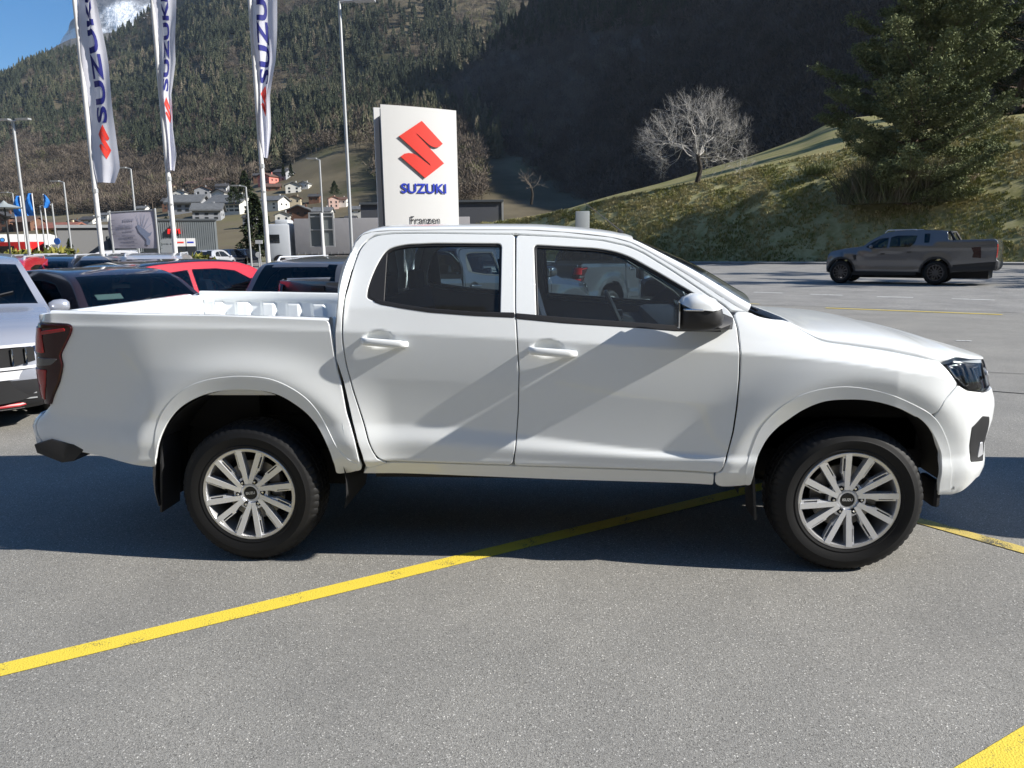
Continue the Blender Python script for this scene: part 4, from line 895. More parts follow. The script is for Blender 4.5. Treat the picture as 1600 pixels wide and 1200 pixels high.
def face(nm,y0,y1,z0,z1,dx,m,t_=.02,cut=0.):
    b=MB(); V=[];F=[]; n=10
    for i in range(n+1):
        y=y0+(y1-y0)*i/n; e=cut*abs(2*i/n-1)**4
        for z in (z0+e,z1-e*.4): V.append((4.415-.22*y*y+dx,y,z))
        for z in (z1-e*.4,z0+e): V.append((4.415-.22*y*y+dx-t_,y,z))
    for i in range(n):
        for k in range(4): F.append((i*4+k,i*4+(k+1)%4,i*4+4+(k+1)%4,i*4+4+k))
    F+=[(0,1,2,3),(n*4,n*4+1,n*4+2,n*4+3)]; b.add(V,F); return b.build(nm,m,rt)
face('grille',-.62,.62,.60,.775,.015,DARK,.05,.04); face('grille_frame',-.64,.64,.775,.80,.03,PWHT); face('grille_frame',-.62,.62,.575,.60,.03,PWHT)
for sg in (-1,1): face('headlamp',sg*.65,sg*.86,.665,.79,.02,mat('headlamp_clear',(.10,.11,.13),.06,metal=.6,coat=1),.06)
face('lower_grille',-.60,.60,.27,.48,.0,DARK,.03,.05); face('bumper_panel',-.72,.72,.485,.56,.01,PWHT,.03)
cb_=MB()
for k in range(4): cb_.box((4.335,0,.30+.045*k),(.03,1.2,.012))
cb_.build('lower_grille',STEEL,rt); cb_=MB(); cb_.tube([(4.16,-.70,.27),(4.33,-.45,.245),(4.36,0,.24),(4.33,.45,.245),(4.16,.70,.27)],.018,8); cb_.build('bumper_lip',mat('red_trim',(.45,.03,.04),.4),rt)
fn_=MB(); fn_.box((3.0,-.98,1.04),(.001,.001,.001)) if False else None
place_car(SUV,-8,11.8,(.35,-.94),'bright red car with pale windscreen frame behind the silver crossover',PRED,name='parked_car')
C_=place_car(HATCH,190,9.8,(.80,-.60),'dark brown hatchback with a pale paper sheet in its windscreen',PBRN,zs=.955)
pp=MB(); pp.box((2.66,-.38,1.19),(.01,.30,.09),Matrix.Rotation(math.radians(-50),3,'Y')); pp.build('paper_sheet',mat('pale_green_paper',(.6,.75,.68),.8),C_)
place_car(SUV,30,16.5,(.2,-1),'small bright blue car half hidden behind the red car',PBLU,wheels=False)
place_car(SUV,82,13.6,(.25,-.97),'black estate car with silver roof rails left of the dark brown hatchback',PBLK,wheels=False)
place_car(SUV,160,14.2,(.3,-.95),'dark grey estate car with silver roof rails behind the dark brown hatchback',PGRY,wheels=False)
place_car(SUV,246,14.6,(.3,-.95),'light grey estate car with silver roof rails, right of the dark grey one',PSIL,wheels=False)
HT2=dict(HATCH); HT2['trims']=[('body_band',PRED,[(.06,.60),(.08,1.0),(.5,1.01),(1.22,.975),(2.6,.94),(3.0,.86),(3.6,.78),(3.6,.72),(2.6,.72),(2.6,.55),(1.3,.55),(1.3,.76),(.3,.76),(.25,.60)])]
place_car(HT2,330,12.0,(.52,.85),'two tone hatchback with black roof over red body behind the truck bed',PRED,PBLK)
place_car(SUV,572,12.8,(.30,.95),'dark silver car with black tailgate glass left of the truck cab',PGRY,wheels=True,zs=.96)
xr_=empty('parked_car',(5.75,.25,0),0,label='white car parked beyond the right edge of the photo in front of the truck',cat='car'); car_shell(xr_,SUV,PWHT); add_wheels(xr_,SUV)
place_car(HATCH,352,58,(.1,1),'small silver car seen from behind on the far road',PSIL,wheels=False,group='cars on the far road',res=.12,n=16,see=False)
place_car(HATCH,375,66,(.1,1),'dark car just right of the small silver car on the far road',PNAV,wheels=False,group='cars on the far road',res=.12,n=16,see=False)
place_car(HATCH,399,72,(.1,1),'black car near the orange bollard on the far road',PBLK,wheels=False,group='cars on the far road',res=.12,n=16,see=False)
place_car(SUV,228,44,(.9,.2),'white car in front of the grey shop building',PWHT,wheels=False,group='cars on the far road',res=.10,n=16,see=False)
# grey pickup parked diagonally behind the cab, seen over the bed and through the glass
remap={'white_paint':PS('slate_paint',(.05,.055,.07),.28,.4),'side_glass':GLS2,'far_glass':GLS2}
for (px,d,hd,lb) in ((505,9.6,(.62,.78),'dark grey pickup with red tail lamp behind the truck bed, seen from behind'),(850,15.5,(.62,.78),'dark grey pickup seen only through the front door window')):
    v=RH*hd[0]+FH*hd[1]; v/=np.linalg.norm(v); c=CP+azdir(px)*d; o=c+v*1.15; n_=copy_tree(TRK,None,remap); n_.location=(o[0],o[1],0); n_.rotation_euler=(0,0,math.atan2(v[1],v[0])); n_['label']=lb; n_['group']='pickups parked behind the white truck'; n_.scale=(1,1,.93)
# grey pickup driving on the road
def Z(x,z): return ((1440-x)/236.,(585-z)/236.)
top=[Z(*p) for p in ((1425,470),(1440,445),(1440,405),(1428,390),(1430,330),(1425,262),(1400,244),(1250,248),(1110,250),(1085,248),(1062,180),(1000,172),(880,168),(780,168),(690,172),(620,182),(560,205),(480,250),(418,290),(330,300),(230,315),(165,330),(145,345),(138,370),(130,430),(135,480),(150,492))]
RG=dict(L=5.55,w=.93,wr=.395,axles=((1440-1005)/236.,(1440-255)/236.),top=top,belt=[(0,1.35),(1.4,1.36),(3.6,1.22),(4.3,1.1),(5.55,.9)],bul=.03,mir=(4.0,1.22),rails=(2.5,3.6,1.76),zb=.42,tum=.36,tf=.16,tr=.03,ex=4,
 cells={'windscreen':(3.72,4.30,1.27,1.9,0,.9),'tail_lamp':(-1,.10,.9,1.3,.86,1),'bumper_trim':(-1,.2,.4,.78,0,1),'grille':(5.3,6,.6,1.05,0,.7),'headlamp':(5.2,6,.75,1.05,.7,1),'bumper_trim#f':(5.2,6,.3,.6,0,1),'bed_cover':(.15,1.40,1.3,1.55,0,.92)},
 wins=[[Z(*p) for p in ((850,205),(835,265),(800,293),(640,296),(645,215),(700,203))],[Z(*p) for p in ((630,218),(625,298),(470,300),(450,290),(500,255),(560,225))],[Z(*p) for p in ((900,192),(905,262),(945,262),(945,192))]],
 trims=[('tail_lamp',REDD,[Z(*p) for p in ((1250,300),(1318,296),(1325,378),(1262,374),(1270,340))]),('bumper_cladding',BLACKP,[Z(*p) for p in ((1130,430),(1290,415),(1430,405),(1425,470),(1280,480),(1120,480))]),
  ('side_step',BLACKP,[Z(*p) for p in ((350,490),(860,485),(860,512),(350,515))]),('fender_vent',BLACKP,[Z(*p) for p in ((350,355),(380,350),(382,390),(362,392))]),('door_handle',BLACKP,[Z(*p) for p in ((575,340),(610,338),(610,350),(575,350))]),('door_handle',BLACKP,[Z(*p) for p in ((780,328),(815,326),(815,338),(780,338))])])
for cx in RG['axles']:
    RG['trims'].append(('wheel_arch_trim',BLACKP,[(cx+r*math.cos(a),.395+r*math.sin(a)) for r,sq in ((.535,1),(.465,-1)) for a in np.linspace(.0,math.pi,15)[::sq]]))
f_=grd(1315,443);r_=grd(1475,446); v=f_-r_; v/=np.linalg.norm(v); nrm_=np.array([v[1],-v[0],0]); nrm_=nrm_ if nrm_[1]>0 else -nrm_
o=r_+nrm_*.82-v*(RG['axles'][0]-.30); RGR=empty('pickup_truck',(o[0],o[1],.01),math.atan2(v[1],v[0]),label='dark grey pickup driving left on the road below the grass bank',cat='pickup truck')
RGR.scale=(1.0,1.0,1.08); GRM=PS('bronze_grey_paint',(.15,.15,.158),.2,.35); car_shell(RGR,RG,GRM,res=.04,n=40); add_wheels(RGR,RG,RM)
sb=MB()
for s_ in (-1,1): sb.tube([(1.32,s_*.72,1.40),(1.50,s_*.66,1.70),(1.75,s_*.62,1.72)],[.05,.04,.03],6)
sb.tube([(1.50,-.66,1.70),(1.50,.66,1.70)],.04,6); sb.build('sport_bar',BLACKP,RGR)
bd=MB(); bd.box((1.12,0,1.395),(.0,0,0)) if False else None
for z_ in (.60,.66): 
    pass
db=MB(); db.box((-.0,0,.62),(.10,1.2,.10)); db.box((.02,0,.80),(.03,.5,.12)); db.build('number_plate',mat('plate_white',(.6,.6,.58),.5),RGR) if False else None
sx=MB()
for X_ in ((1440-868)/236.,(1440-640)/236.): 
    pass
# articulated lorry behind the poles
LT=empty('lorry',tuple(CP+azdir(448)*66*np.array([1,1,0])+np.array([0,0,-CP[2]])),0,label='grey curtain sided lorry with white cab behind the tall sign',cat='lorry'); LT.rotation_euler=(0,0,math.radians(8))
def LB(nm,c,d,m,bev=.03,R_=None): b=MB(); b.box(c,d,R_); return b.build(nm,m,LT,bevel=bev)
cabm=mat('lorry_cab_white',(.55,.58,.62),.4); LB('cab',(.4,0,2.0),(1.9,2.4,3.0),cabm,.18); LB('air_deflector',(.7,0,3.6),(1.1,2.2,.5),cabm,.15)
LB('windscreen',(-.56,0,2.3),(.04,2.1,.9),CARGLS,.02); LB('side_window',(.1,-1.205,2.3),(.8,.03,.7),CARGLS,.01)
LB('trailer',(9.0,0,2.45),(14.5,2.5,2.9),mat('curtain_grey',(.36,.35,.36),.6,bump=(1.2,.4,.05)),.04)
b=MB()
for k in range(26): b.box((2.0+k*.54,-1.27,1.08),(.04,.03,.22))
b.build('curtain_buckles',STEEL,LT); LB('underframe',(9.,0,.8),(13.,2.0,.3),DARK,0); LB('skirt',(6.2,-1.2,.75),(3.4,.08,.55),BLACKP,.02)
for x_ in (.4,2.9,10.5,11.8,13.1):
    for s_ in (-1,1): b=MB(); b.lathe([(.0,-.12),(.28,-.14),(.3,-.17),(.48,-.16),(.5,-.1),(.5,.12),(0,.12)],20,c=(x_,s_*1.1,.5)); b.build('wheel',RUB,LT)
LB('wing_mirror',(-.45,-1.4,2.4),(.12,.2,.55),BLACKP,.03)
# red fire engine at the far left
FT=empty('fire_engine',tuple((CP+azdir(22)*70)*np.array([1,1,0])),math.radians(0),label='red fire engine behind the black lantern at the far left',cat='fire engine'); LT0=LT; LT=FT
LB('cab',(-1.0,0,1.25),(2.1,2.3,2.1),mat('fire_red',(.55,.02,.02),.35,coat=.6),.12); LB('side_window',(-1.2,-1.16,1.75),(1.3,.03,.7),CARGLS,.02); LB('body',(2.0,0,1.3),(3.6,2.3,2.2),mat('fire_red',(.5,.02,.02)),.05); LB('side_window',(1.6,-1.16,1.65),(2.0,.03,.8),CARGLS,.02); LB('stripe',(.6,-1.17,.95),(5.6,.02,.12),PWHT,.0)
LT=LT0
for x_ in (-1.2,2.6): b=MB(); b.lathe([(.0,-.12),(.45,-.16),(.47,.1),(0,.12)],16,c=(x_,-1.05,.45)); b.build('wheel',RUB,FT)

# ------------------------------------------------------------------ signs, flags, lamps
def cloth_mat():
    m=bpy.data.materials.new('flag_cloth'); m.use_nodes=True; t=m.node_tree; t.nodes.clear(); o=t.nodes.new('ShaderNodeOutputMaterial'); a=t.nodes.new('ShaderNodeBsdfDiffuse'); a.inputs[0].default_value=(.80,.80,.86,1); b=t.nodes.new('ShaderNodeBsdfTranslucent'); b.inputs[0].default_value=(.80,.80,.88,1); x=t.nodes.new('ShaderNodeMixShader'); x.inputs[0].default_value=.45
    t.links.new(a.outputs[0],x.inputs[1]); t.links.new(b.outputs[0],x.inputs[2]); t.links.new(x.outputs[0],o.inputs[0]); return m

SREDM=mat('logo_red',(.72,.045,.03),.5); SBLUE=mat('logo_blue',(.012,.035,.42),.5); SGN=mat('sign_white',(.66,.66,.65),.5); SDK=mat('letter_dark',(.05,.05,.055),.5); CLOTH=cloth_mat()
LOGO=[(398,192),(538,330),(515,349),(490,356),(462,350),(440,338),(358,270),(362,280),(543,455),(408,553),(248,420),(275,401),(305,395),(335,399),(360,412),(448,474),(444,462),(243,293)]
L2=np.array([((x-393)/361.,(372-y)/361.) for x,y in LOGO])
def pole(pxb,pxt,d,r0,r1,m,name,label,cat,group=None,zb=None,top_extra=0.):
    """pole through two photo points at depth d, standing upright on the ground"""
    P=at(pxb[0],pxb[1],d); T=at(pxt[0],pxt[1],d); root=empty(name,(P[0],P[1],0 if zb is None else zb),label=label,cat=cat,group=group); z0=0 if zb is None else zb
    b=MB(); H=T[2]-z0+top_extra; b.tube([(0,0,0),(0,0,H*.5),(0,0,H)],[r0,(r0+r1)/2,r1],12); b.build('pole',m,root); return root,np.array([P[0],P[1],z0]),H
POLEM=mat('white_pole',(.66,.66,.66),.4)
# flag cloths hang beside their pole; local frame: u across (to the right), v down
def flag(root,base,zt,zb,prof,txt,logo_v,group,label,d,seed,ts=.62,toff=0.):
    """prof(v)->(left,right) edge offset in metres for v=0 top..1 bottom"""
    rg=random.Random(seed); nu,nv=16,60; H=zt-zb
    def fp(u,v,off=0.):
        l,r=prof(v); w_=r-l; x=l+w_*u; amp=.09+.05*math.sin(v*5+seed); fold=amp*math.sin(u*7.5+v*4+seed)*math.sin(math.pi*min(1,u*1.2))+.05*math.sin(v*13+seed*2+u*3); p=base+RH*x*1.0-FH*(fold+off); return np.array([p[0],p[1],zt-H*v-.03*u*math.sin(v*9)])
    V=[fp(i/nu,j/nv) for j in range(nv+1) for i in range(nu+1)]; F=[(j*(nu+1)+i,(j+1)*(nu+1)+i,(j+1)*(nu+1)+i+1,j*(nu+1)+i+1) for j in range(nv) for i in range(nu)]
    fr=empty('flag',(0,0,0),label=label,cat='flag',group=group); b=MB(); b.add(V,F); b.build('cloth',CLOTH,fr)
    # lettering runs up the cloth, warped with it
    def lay(nm,V2,F,m):
        b=MB(); q=[]
        for (u,v) in V2: q.append(fp(u,v,.012))
        b.add(q,F); b.build(nm,m,fr,smooth=False)
    TV,TF=TXT_SZ
    W0=1.10; V2=[]
    for x,y,_ in TV: V2.append((.5+(y*ts/.75)*1.0/W0*1.05, toff+(x)*ts/H)) if False else V2.append((.50+toff-y*ts*.98/W0, logo_v-.085-(x+TXW/2+.0)*ts*1.25/H))
    lay('lettering',V2,TF,mat('flag_navy',(.008,.012,.17),.7))
    PV,PF=poly_mesh(resample(L2,.05),.08); V2=[(.5+toff-(y)*ts*1.15/W0*1.0, logo_v-x*ts*1.15/H*1.0) for x,y in PV]; V2=[(.5+toff+x*ts*.80/W0, logo_v-y*ts*1.2/H) for x,y in PV]
    lay('emblem',V2,[tuple(f) for f in PF],SREDM); return fr
def subdiv(V,F,it=2):
    me=bpy.data.meshes.new('t'); me.from_pydata([tuple(v) for v in V],[],F); bm=bmesh.new(); bm.from_mesh(me); bmesh.ops.triangulate(bm,faces=bm.faces)
    for _ in range(5):
        es=[e for e in bm.edges if e.calc_length()>.09]
        if not es: break
        bmesh.ops.subdivide_edges(bm,edges=es,cuts=1); bmesh.ops.triangulate(bm,faces=[f for f in bm.faces if len(f.verts)>3])
    V=[tuple(v.co) for v in bm.verts]; F=[tuple(v.index for v in f.verts) for f in bm.faces]; bm.free(); return V,F
tv,tf=text_mesh('SUZUKI',1.0,offset=.035,spacing=1.05); TXW=tv[:,0].max()-tv[:,0].min(); bmv=subdiv(tv,tf); TXT_SZ=bmv
FG='white dealer flags on tall poles'; PG='tall white flag poles'
for i,(pb,pt,d,prof,vb,lv,ts,to,lb,lp) in enumerate((
  ((160,402),(118,2),20.,[(0,.03,.50),(.2,.04,.55),(.48,.05,.64),(.76,.05,.68),(.93,.06,.66),(1,.10,.50)],285,.80,.68,.05,'leftmost white flag showing most of its blue letters and a red emblem','leftmost flag pole, bearing the flag with the full red emblem'),
  ((275,406),(233,2),20.,[(0,.03,.5),(.21,.04,.57),(.51,.05,.45),(.65,.05,.24),(.80,.05,.22),(.92,.04,.28),(1,.08,.18)],266,.66,.50,.0,'narrow folded white flag on the second flag pole, its emblem hidden in a fold','second flag pole from the left, bearing the narrow folded flag'),
  ((420,418),(390,2),20.,[(0,.03,.65),(.22,.04,.68),(.54,.05,.52),(.70,.05,.34),(.85,.05,.29),(1,.07,.16)],246,.69,.60,-.08,'white flag nearest the tall sign, with a small red emblem near its foot','flag pole nearest the tall sign'))):
    root,base,H=pole(pb,pt,d,.062,.05,POLEM,'flag_pole',lp,'flag pole',PG,top_extra=1.2)
    zt=H+.0; zb_=at(pb[0],vb,d)[2]; pf=np.array(prof)
    flag(root,base,zt+1.0 if False else zt,zb_,lambda v,pf=pf:(np.interp(v,pf[:,0],pf[:,1])*1.0,np.interp(v,pf[:,0],pf[:,2])),'SUZUKI',lv+(.02,.06,.03)[i],FG,lb,d,i*1.7+1,ts,to)
    b=MB(); zz=at(pb[0],vb+10,d)[2]; b.tube([(0,0,zz-.1),(0,0,zz)],.075,8); b.build('clamp',STEEL,root); b=MB(); b.tube([(0,0,zz-.7),(0,0,zz-.66)],.07,8); b.build('clamp',STEEL,root)
# the tall dealer sign
def pylon():
    d=20.5; Lp=at(597,300,d-.35); Rp=at(712,300,d+.42); v=Rp-Lp; v[2]=0; W_=np.linalg.norm(v); v/=W_; H=at(650,168,d)[2]; root=empty('pylon_sign',(*( (Lp+Rp)/2)[:2],0),math.atan2(v[1],v[0]),label='tall white pylon sign with red emblem, blue lettering and a dealer name behind the truck',cat='sign')
    b=MB(); V=[];F=[]; n=14
    for z in (0,H-.15,H):
        for k in range(n+1): t=k/n*2-1; V.append((t*W_/2,-.20-.06*(1-t*t),z if z<H else H-.05*(t+1)*.5))
    for r in range(2):
        for k in range(n): F.append((r*(n+1)+k,r*(n+1)+k+1,(r+1)*(n+1)+k+1,(r+1)*(n+1)+k))
    b.add(V,F); b.build('face_panel',SGN,root,ang=80)
    b=MB(); b.box((0,-.12,H/2-.02),(W_-.03,.16,H-.12)); b.box((0,.12,H/2-.06),(W_-.12,.30,H-.3)); b.build('core',mat('sign_edge_dark',(.06,.065,.075),.45),root,bevel=.01)
    b=MB(); b.box((-.06,.30,H/2),(W_,.05,H)); b.build('rear_panel',SGN,root,bevel=.005)
    fy=lambda x:-.20-.06*(1-(x/(W_/2))**2)-.012
    s=W_/115.*1.0; zc=lambda y:at(655,y,d-.3)[2]
    PV,PF=poly_mesh(resample(L2,.04),.08); hh=zc(188)-zc(278); V=[(x*hh*1.0-.0+ .015,fy(x*hh),(zc(188)+zc(278))/2+y*hh) for x,y in PV]; b=MB(); b.add(V,[tuple(f) for f in PF]); b.add([(x,y-.03,z) for x,y,z in V],[tuple(f) for f in PF]); b.build('emblem',SREDM,root,smooth=False)
    def word(t,w_,zc_,m,nm,off,sh=0.,xo=0.):
        tv,tf=text_mesh(t,1.0,offset=off,depth=.01); wd=tv[:,0].max()-tv[:,0].min(); k=w_/wd; b=MB(); b.add([(x*k+xo,fy(x*k)-.01+z*k*.5,zc_+y*k*sh) for x,y,z in tv],tf); b.build(nm,m,root,smooth=False)
    ss=abs(at(698,295,d-.3)[0]-at(624,295,d-.3)[0]); word('SUZUKI',ss,zc(295)-.0,SBLUE,'lettering',.022,.92,.05); ss=abs(at(689,350,d-.3)[0]-at(641,350,d-.3)[0]); word('Franzen',ss,zc(344.5),SDK,'dealer_name',.0,1.1,.05)
    return root
pylon()
# tall lamp post just left of the sign
r,base,H=pole((549,372),(534,2),24,.055,.045,STEEL,'street_lamp','tall grey lamp post immediately left of the pylon sign','street lamp'); b=MB(); b.tube([(0,0,H-.02),(.5,0,H+.0)],.04,6); b.box((.75,0,H),(.6,.22,.07)); b.build('lamp_head',STEEL,r)
LG='slim street lamps in the background'
def lamp(xb,yb,xt,yt,d,arm,lb,two=False,r_=.045):
    r,base,H=pole((xb,yb),(xt,yt),d,r_*1.2,r_,STEEL,'street_lamp',lb,'street lamp',LG); b=MB(); b.tube([(0,0,H),(arm*.5,0,H+.06),(arm,0,H+.08)],r_*.7,5)
    if two: b.tube([(0,0,H),(-arm*.5,0,H+.06),(-arm,0,H+.08)],r_*.7,5); b.box((-arm,0,H+.08),(.6,.2,.06))
    b.box((arm,0,H+.08),(.5,.2,.06)); b.build('lamp_head',STEEL,r)
lamp(47,405,24,190,30,.42,'tall double headed street lamp at the far left, above the blue flags',True,.05)
lamp(113,402,98,285,44,-.5,'street lamp between the double headed lamp and the leftmost flag pole')
lamp(32,400,22,302,58,-.6,'short street lamp at the far left, left of the blue flags')
lamp(218,402,206,264,42,-.5,'street lamp rising behind the printed banner')
lamp(72,400,62,322,58,.6,'low street lamp right behind the middle blue flag')
lamp(393,412,385,292,42,-.55,'street lamp between the second and third flag poles')
lamp(508,405,494,250,40,-.4,'street lamp between the third flag pole and the pylon sign')
# small plain pole
r,base,H=pole((91,402),(80,318),50,.06,.05,STEEL,'post','plain thin pole beside the small round blue sign','pole')
# blue flags
for i,(xb,xt,ys,ye,sp) in enumerate(((43,33,308,338,1),(62,51,304,337,1),(79,69,305,325,-1))):
    r,base,H=pole((xb,402),(xt,ys-2),56,.05,.04,POLEM,'flag_pole',['pole of the leftmost small blue flag','pole of the middle small blue flag','pole of the rightmost small blue flag'][i],'flag pole','small flag poles')
    zt=H;zb_=at(xt,ye,56)[2]; n=14; V=[];F=[]
    for j in range(n+1):
        v=j/n; w_=(.25+.45*math.sin(v*math.pi*.8)) *(.9 if i<2 else .55)
        for k in range(5): u=k/4; p=base-RH*w_*u*sp*(1 if i!=0 else 1)+FH*.08*math.sin(u*5+v*5); V.append((p[0],p[1],zt-(zt-zb_)*v))
    for j in range(n):
        for k in range(4): F.append((j*5+k,j*5+k+1,(j+1)*5+k+1,(j+1)*5+k))
    b=MB(); b.add(V,F); tag(b.build('flag',mat('blue_cloth',(.02,.20,.65),.7)),['leftmost small bright blue flag','middle small bright blue flag','rightmost small bright blue flag'][i],'flag','small blue flags')
# old fashioned lantern
r,base,H=pole((17,402),(10,345),34,.05,.04,BLACKP,'lantern','black old fashioned lantern with wide pale shade at the far left','lantern'); b=MB(); b.lathe([(0,H+.05),(.10,H+.05),(.22,H+.18),(.20,H+.2)],12,'z'); b.tube([(0,0,H+.1),(0,0,H+.7)],.03,6); b.build('lamp_bowl',BLACKP,r); b=MB(); b.lathe([(.02,H+.85),(.15,H+.72),(.72,H+.55),(.70,H+.53),(.12,H+.66)],20,'z'); b.build('lamp_shade',mat('pale_shade',(.3,.33,.33),.4),r)
# banner with faint printing
def banner():
    d=23; P=[at(171,332,d),at(242,328,d),at(249,388,d),at(178,388,d)]; root=empty('banner',tuple((P[0]+P[1])/2*np.array([1,1,0])),label='pale mauve printed banner stretched between posts beside the leftmost flag pole',cat='banner'); o=np.array(root.location)
    n=12; V=[];F=[]
    for j in range(n+1):
        v=j/n
        for i in range(n+1):
            u=i/n; p=(P[0]*(1-u)+P[1]*u)*(1-v)+(P[3]*(1-u)+P[2]*u)*v - RH*.10*math.sin(math.pi*v)*(1-u) - FH*.05*math.sin(math.pi*u)*math.sin(math.pi*v); V.append(p-o)
    for j in range(n):
        for i in range(n): F.append((j*(n+1)+i,j*(n+1)+i+1,(j+1)*(n+1)+i+1,(j+1)*(n+1)+i))
    b=MB(); b.add(V,F); b.build('cloth',mat('banner_mauve',(.47,.45,.53),.8),root)
    PR=mat('banner_print',(.33,.33,.42),.8); PR2=mat('banner_print_blue',(.22,.26,.38),.8)
    def pt(u,v): p=(P[0]*(1-u)+P[1]*u)*(1-v)+(P[3]*(1-u)+P[2]*u)*v-RH*.10*math.sin(math.pi*v)*(1-u)-FH*(.05*math.sin(math.pi*u)*math.sin(math.pi*v)+.012); return p-o
    b=MB(); q=lambda u0,v0,u1,v1: b.add([pt(u0,v0),pt(u1,v0),pt(u1,v1),pt(u0,v1)],[(0,1,2,3)])
    rg=random.Random(5)
    for (u0,u1,v,h) in ((.34,.56,.20,.07),(.22,.56,.36,.09),(.36,.54,.50,.04),(.27,.56,.64,.05),(.30,.56,.75,.035),(.24,.58,.85,.03)):
        u=u0
        while u<u1-.02:
            w_=rg.uniform(.012,.03); q(u,v,min(u1,u+w_),v+h); u+=w_+.009
    for v in (.22,.36,.46,.6): q(.05,v,.14,v+.02)
    b.build('printed_text',PR,root)
    b=MB(); bird=[(.60,.40),(.64,.36),(.70,.44),(.76,.50),(.84,.60),(.90,.56),(.86,.66),(.80,.70),(.84,.80),(.80,.92),(.74,.90),(.76,.78),(.70,.66),(.64,.56)]
    b.add([pt(u,v) for u,v in bird],[tuple(range(len(bird)))])
    for (a,c) in (((.66,.40),(.60,.12)),((.70,.42),(.70,.08)),((.72,.44),(.78,.10)),((.74,.48),(.86,.18)),((.76,.50),(.92,.34))): b.add([pt(a[0]-.006,a[1]),pt(a[0]+.006,a[1]),pt(c[0]+.004,c[1]),pt(c[0]-.004,c[1])],[(0,1,2,3)])
    b.build('printed_bird',PR2,root)
    b=MB()
    for p in (P[0],P[1]): z=p[2]+.05; b.tube([(p[0]-o[0],p[1]-o[1],0),(p[0]-o[0],p[1]-o[1],z)],.03,8)
    b.tube([P[0]-o,P[1]-o],.02,6); b.build('frame',STEEL,root)
banner()
# road signs
def sign_back():
    d=27; c=at(503,359,d); root=empty('road_sign',(c[0],c[1],0),math.radians(6),label='back of a large framed road sign on a single post in front of the lorry',cat='road sign'); s=d/FPX; w_=36*s;h=50*s; z=c[2]; b=MB(); b.box((0,0,z),(w_,.02,h)); b.build('sign_plate',mat('sign_back_grey',(.17,.19,.19),.6),root)
    b=MB(); f=.05
    for x in (-w_/2,w_/2): b.box((x,-.02,z),(f,.05,h+f))
    for zz in (-h/2,0,h/2,h/2-.12): b.box((0,-.022,z+zz),(w_,.045,f*.8))
    b.build('frame',STEEL,root); b=MB(); b.tube([(.02,-.06,0),(.02,-.06,z+h/2)],.055,8); b.build('post',POLEM,root)
sign_back()
def small_sign(px,py,d,shape,col,w_,h_,lb,name='road_sign',txt=None,pc=STEEL,H0=0):
    c=at(px,py,d); root=empty(name,(c[0],c[1],H0),0,label=lb,cat='road sign'); z=c[2]-H0; b=MB()
    if shape=='round': b.lathe([(0,-.02),(w_,-.02),(w_,.02),(0,.02)],24,c=(0,-.05,z))
    elif shape=='arrow':
        b.prism([(-w_,-h_),(w_*.8,-h_),(w_*1.05,0),(w_*.8,h_),(-w_,h_)],lambda u,v,e:(u,e-.05,z+v),-.02,.02)
    elif shape=='tri': b.prism([(-w_,h_),(w_,h_),(0,-h_)],lambda u,v,e:(u,e-.05,z+v),-.02,.02)
    else: b.box((0,-.05,z),(w_*2,.03,h_*2))
    b.build('sign_plate',mat(*col) if isinstance(col,tuple) else col,root); b=MB(); b.tube([(0,0,0),(0,0,z+.1)],.035,6); b.build('post',pc,root); return root
small_sign(90,377,48,'round',('sign_blue',(.03,.15,.55),.5),.20,.2,'small round blue road sign with white marks near the hedge')
small_sign(88,388,49,'tri',('sign_pale',(.5,.5,.5),.5),.28,.25,'back of a small triangular road sign under the round blue sign')
small_sign(405,378,44,'rect',('sign_white2',(.75,.75,.75),.5),.20,.10,'small white rectangular road sign right of the third background lamp')
small_sign(404,398,45,'round',('sign_white2',(.75,.75,.75),.5),.16,.1,'round white bollard sign with orange base on the far road')
b=MB(); c=grd(406,418); b.lathe([(0,.62),(.08,.6),(.12,.3),(.14,0)],12,'z'); tag(b.build('bollard',mat('orange_plastic',(.6,.12,.03),.5),loc=(float(at(406,410,46)[0]),float(at(406,410,46)[1]),0)),'short orange bollard at the foot of the round white sign','bollard')
for i,y in enumerate((377,386,392,398)):
    small_sign(262+(i%2)*1.5,y,33,'arrow',('sign_white3',(.62,.64,.64),.5),-.27,.09,'white direction arrow board, %s of the stack beside the second flag pole'%('topmost','second from the top','third from the top','lowest')[i],name='direction_sign')
# slim grey cabinet standing behind the truck roof
c=at(910,346,24); b=MB(); H_=c[2]+.30; b.box((0,0,H_/2),(.42,.28,H_)); tag(b.build('charging_post',mat('cabinet_grey',(.50,.53,.53),.45),bevel=.015,loc=(float(c[0]),float(c[1]),0)),'slim pale grey cabinet standing behind the cab roof of the white truck','cabinet')

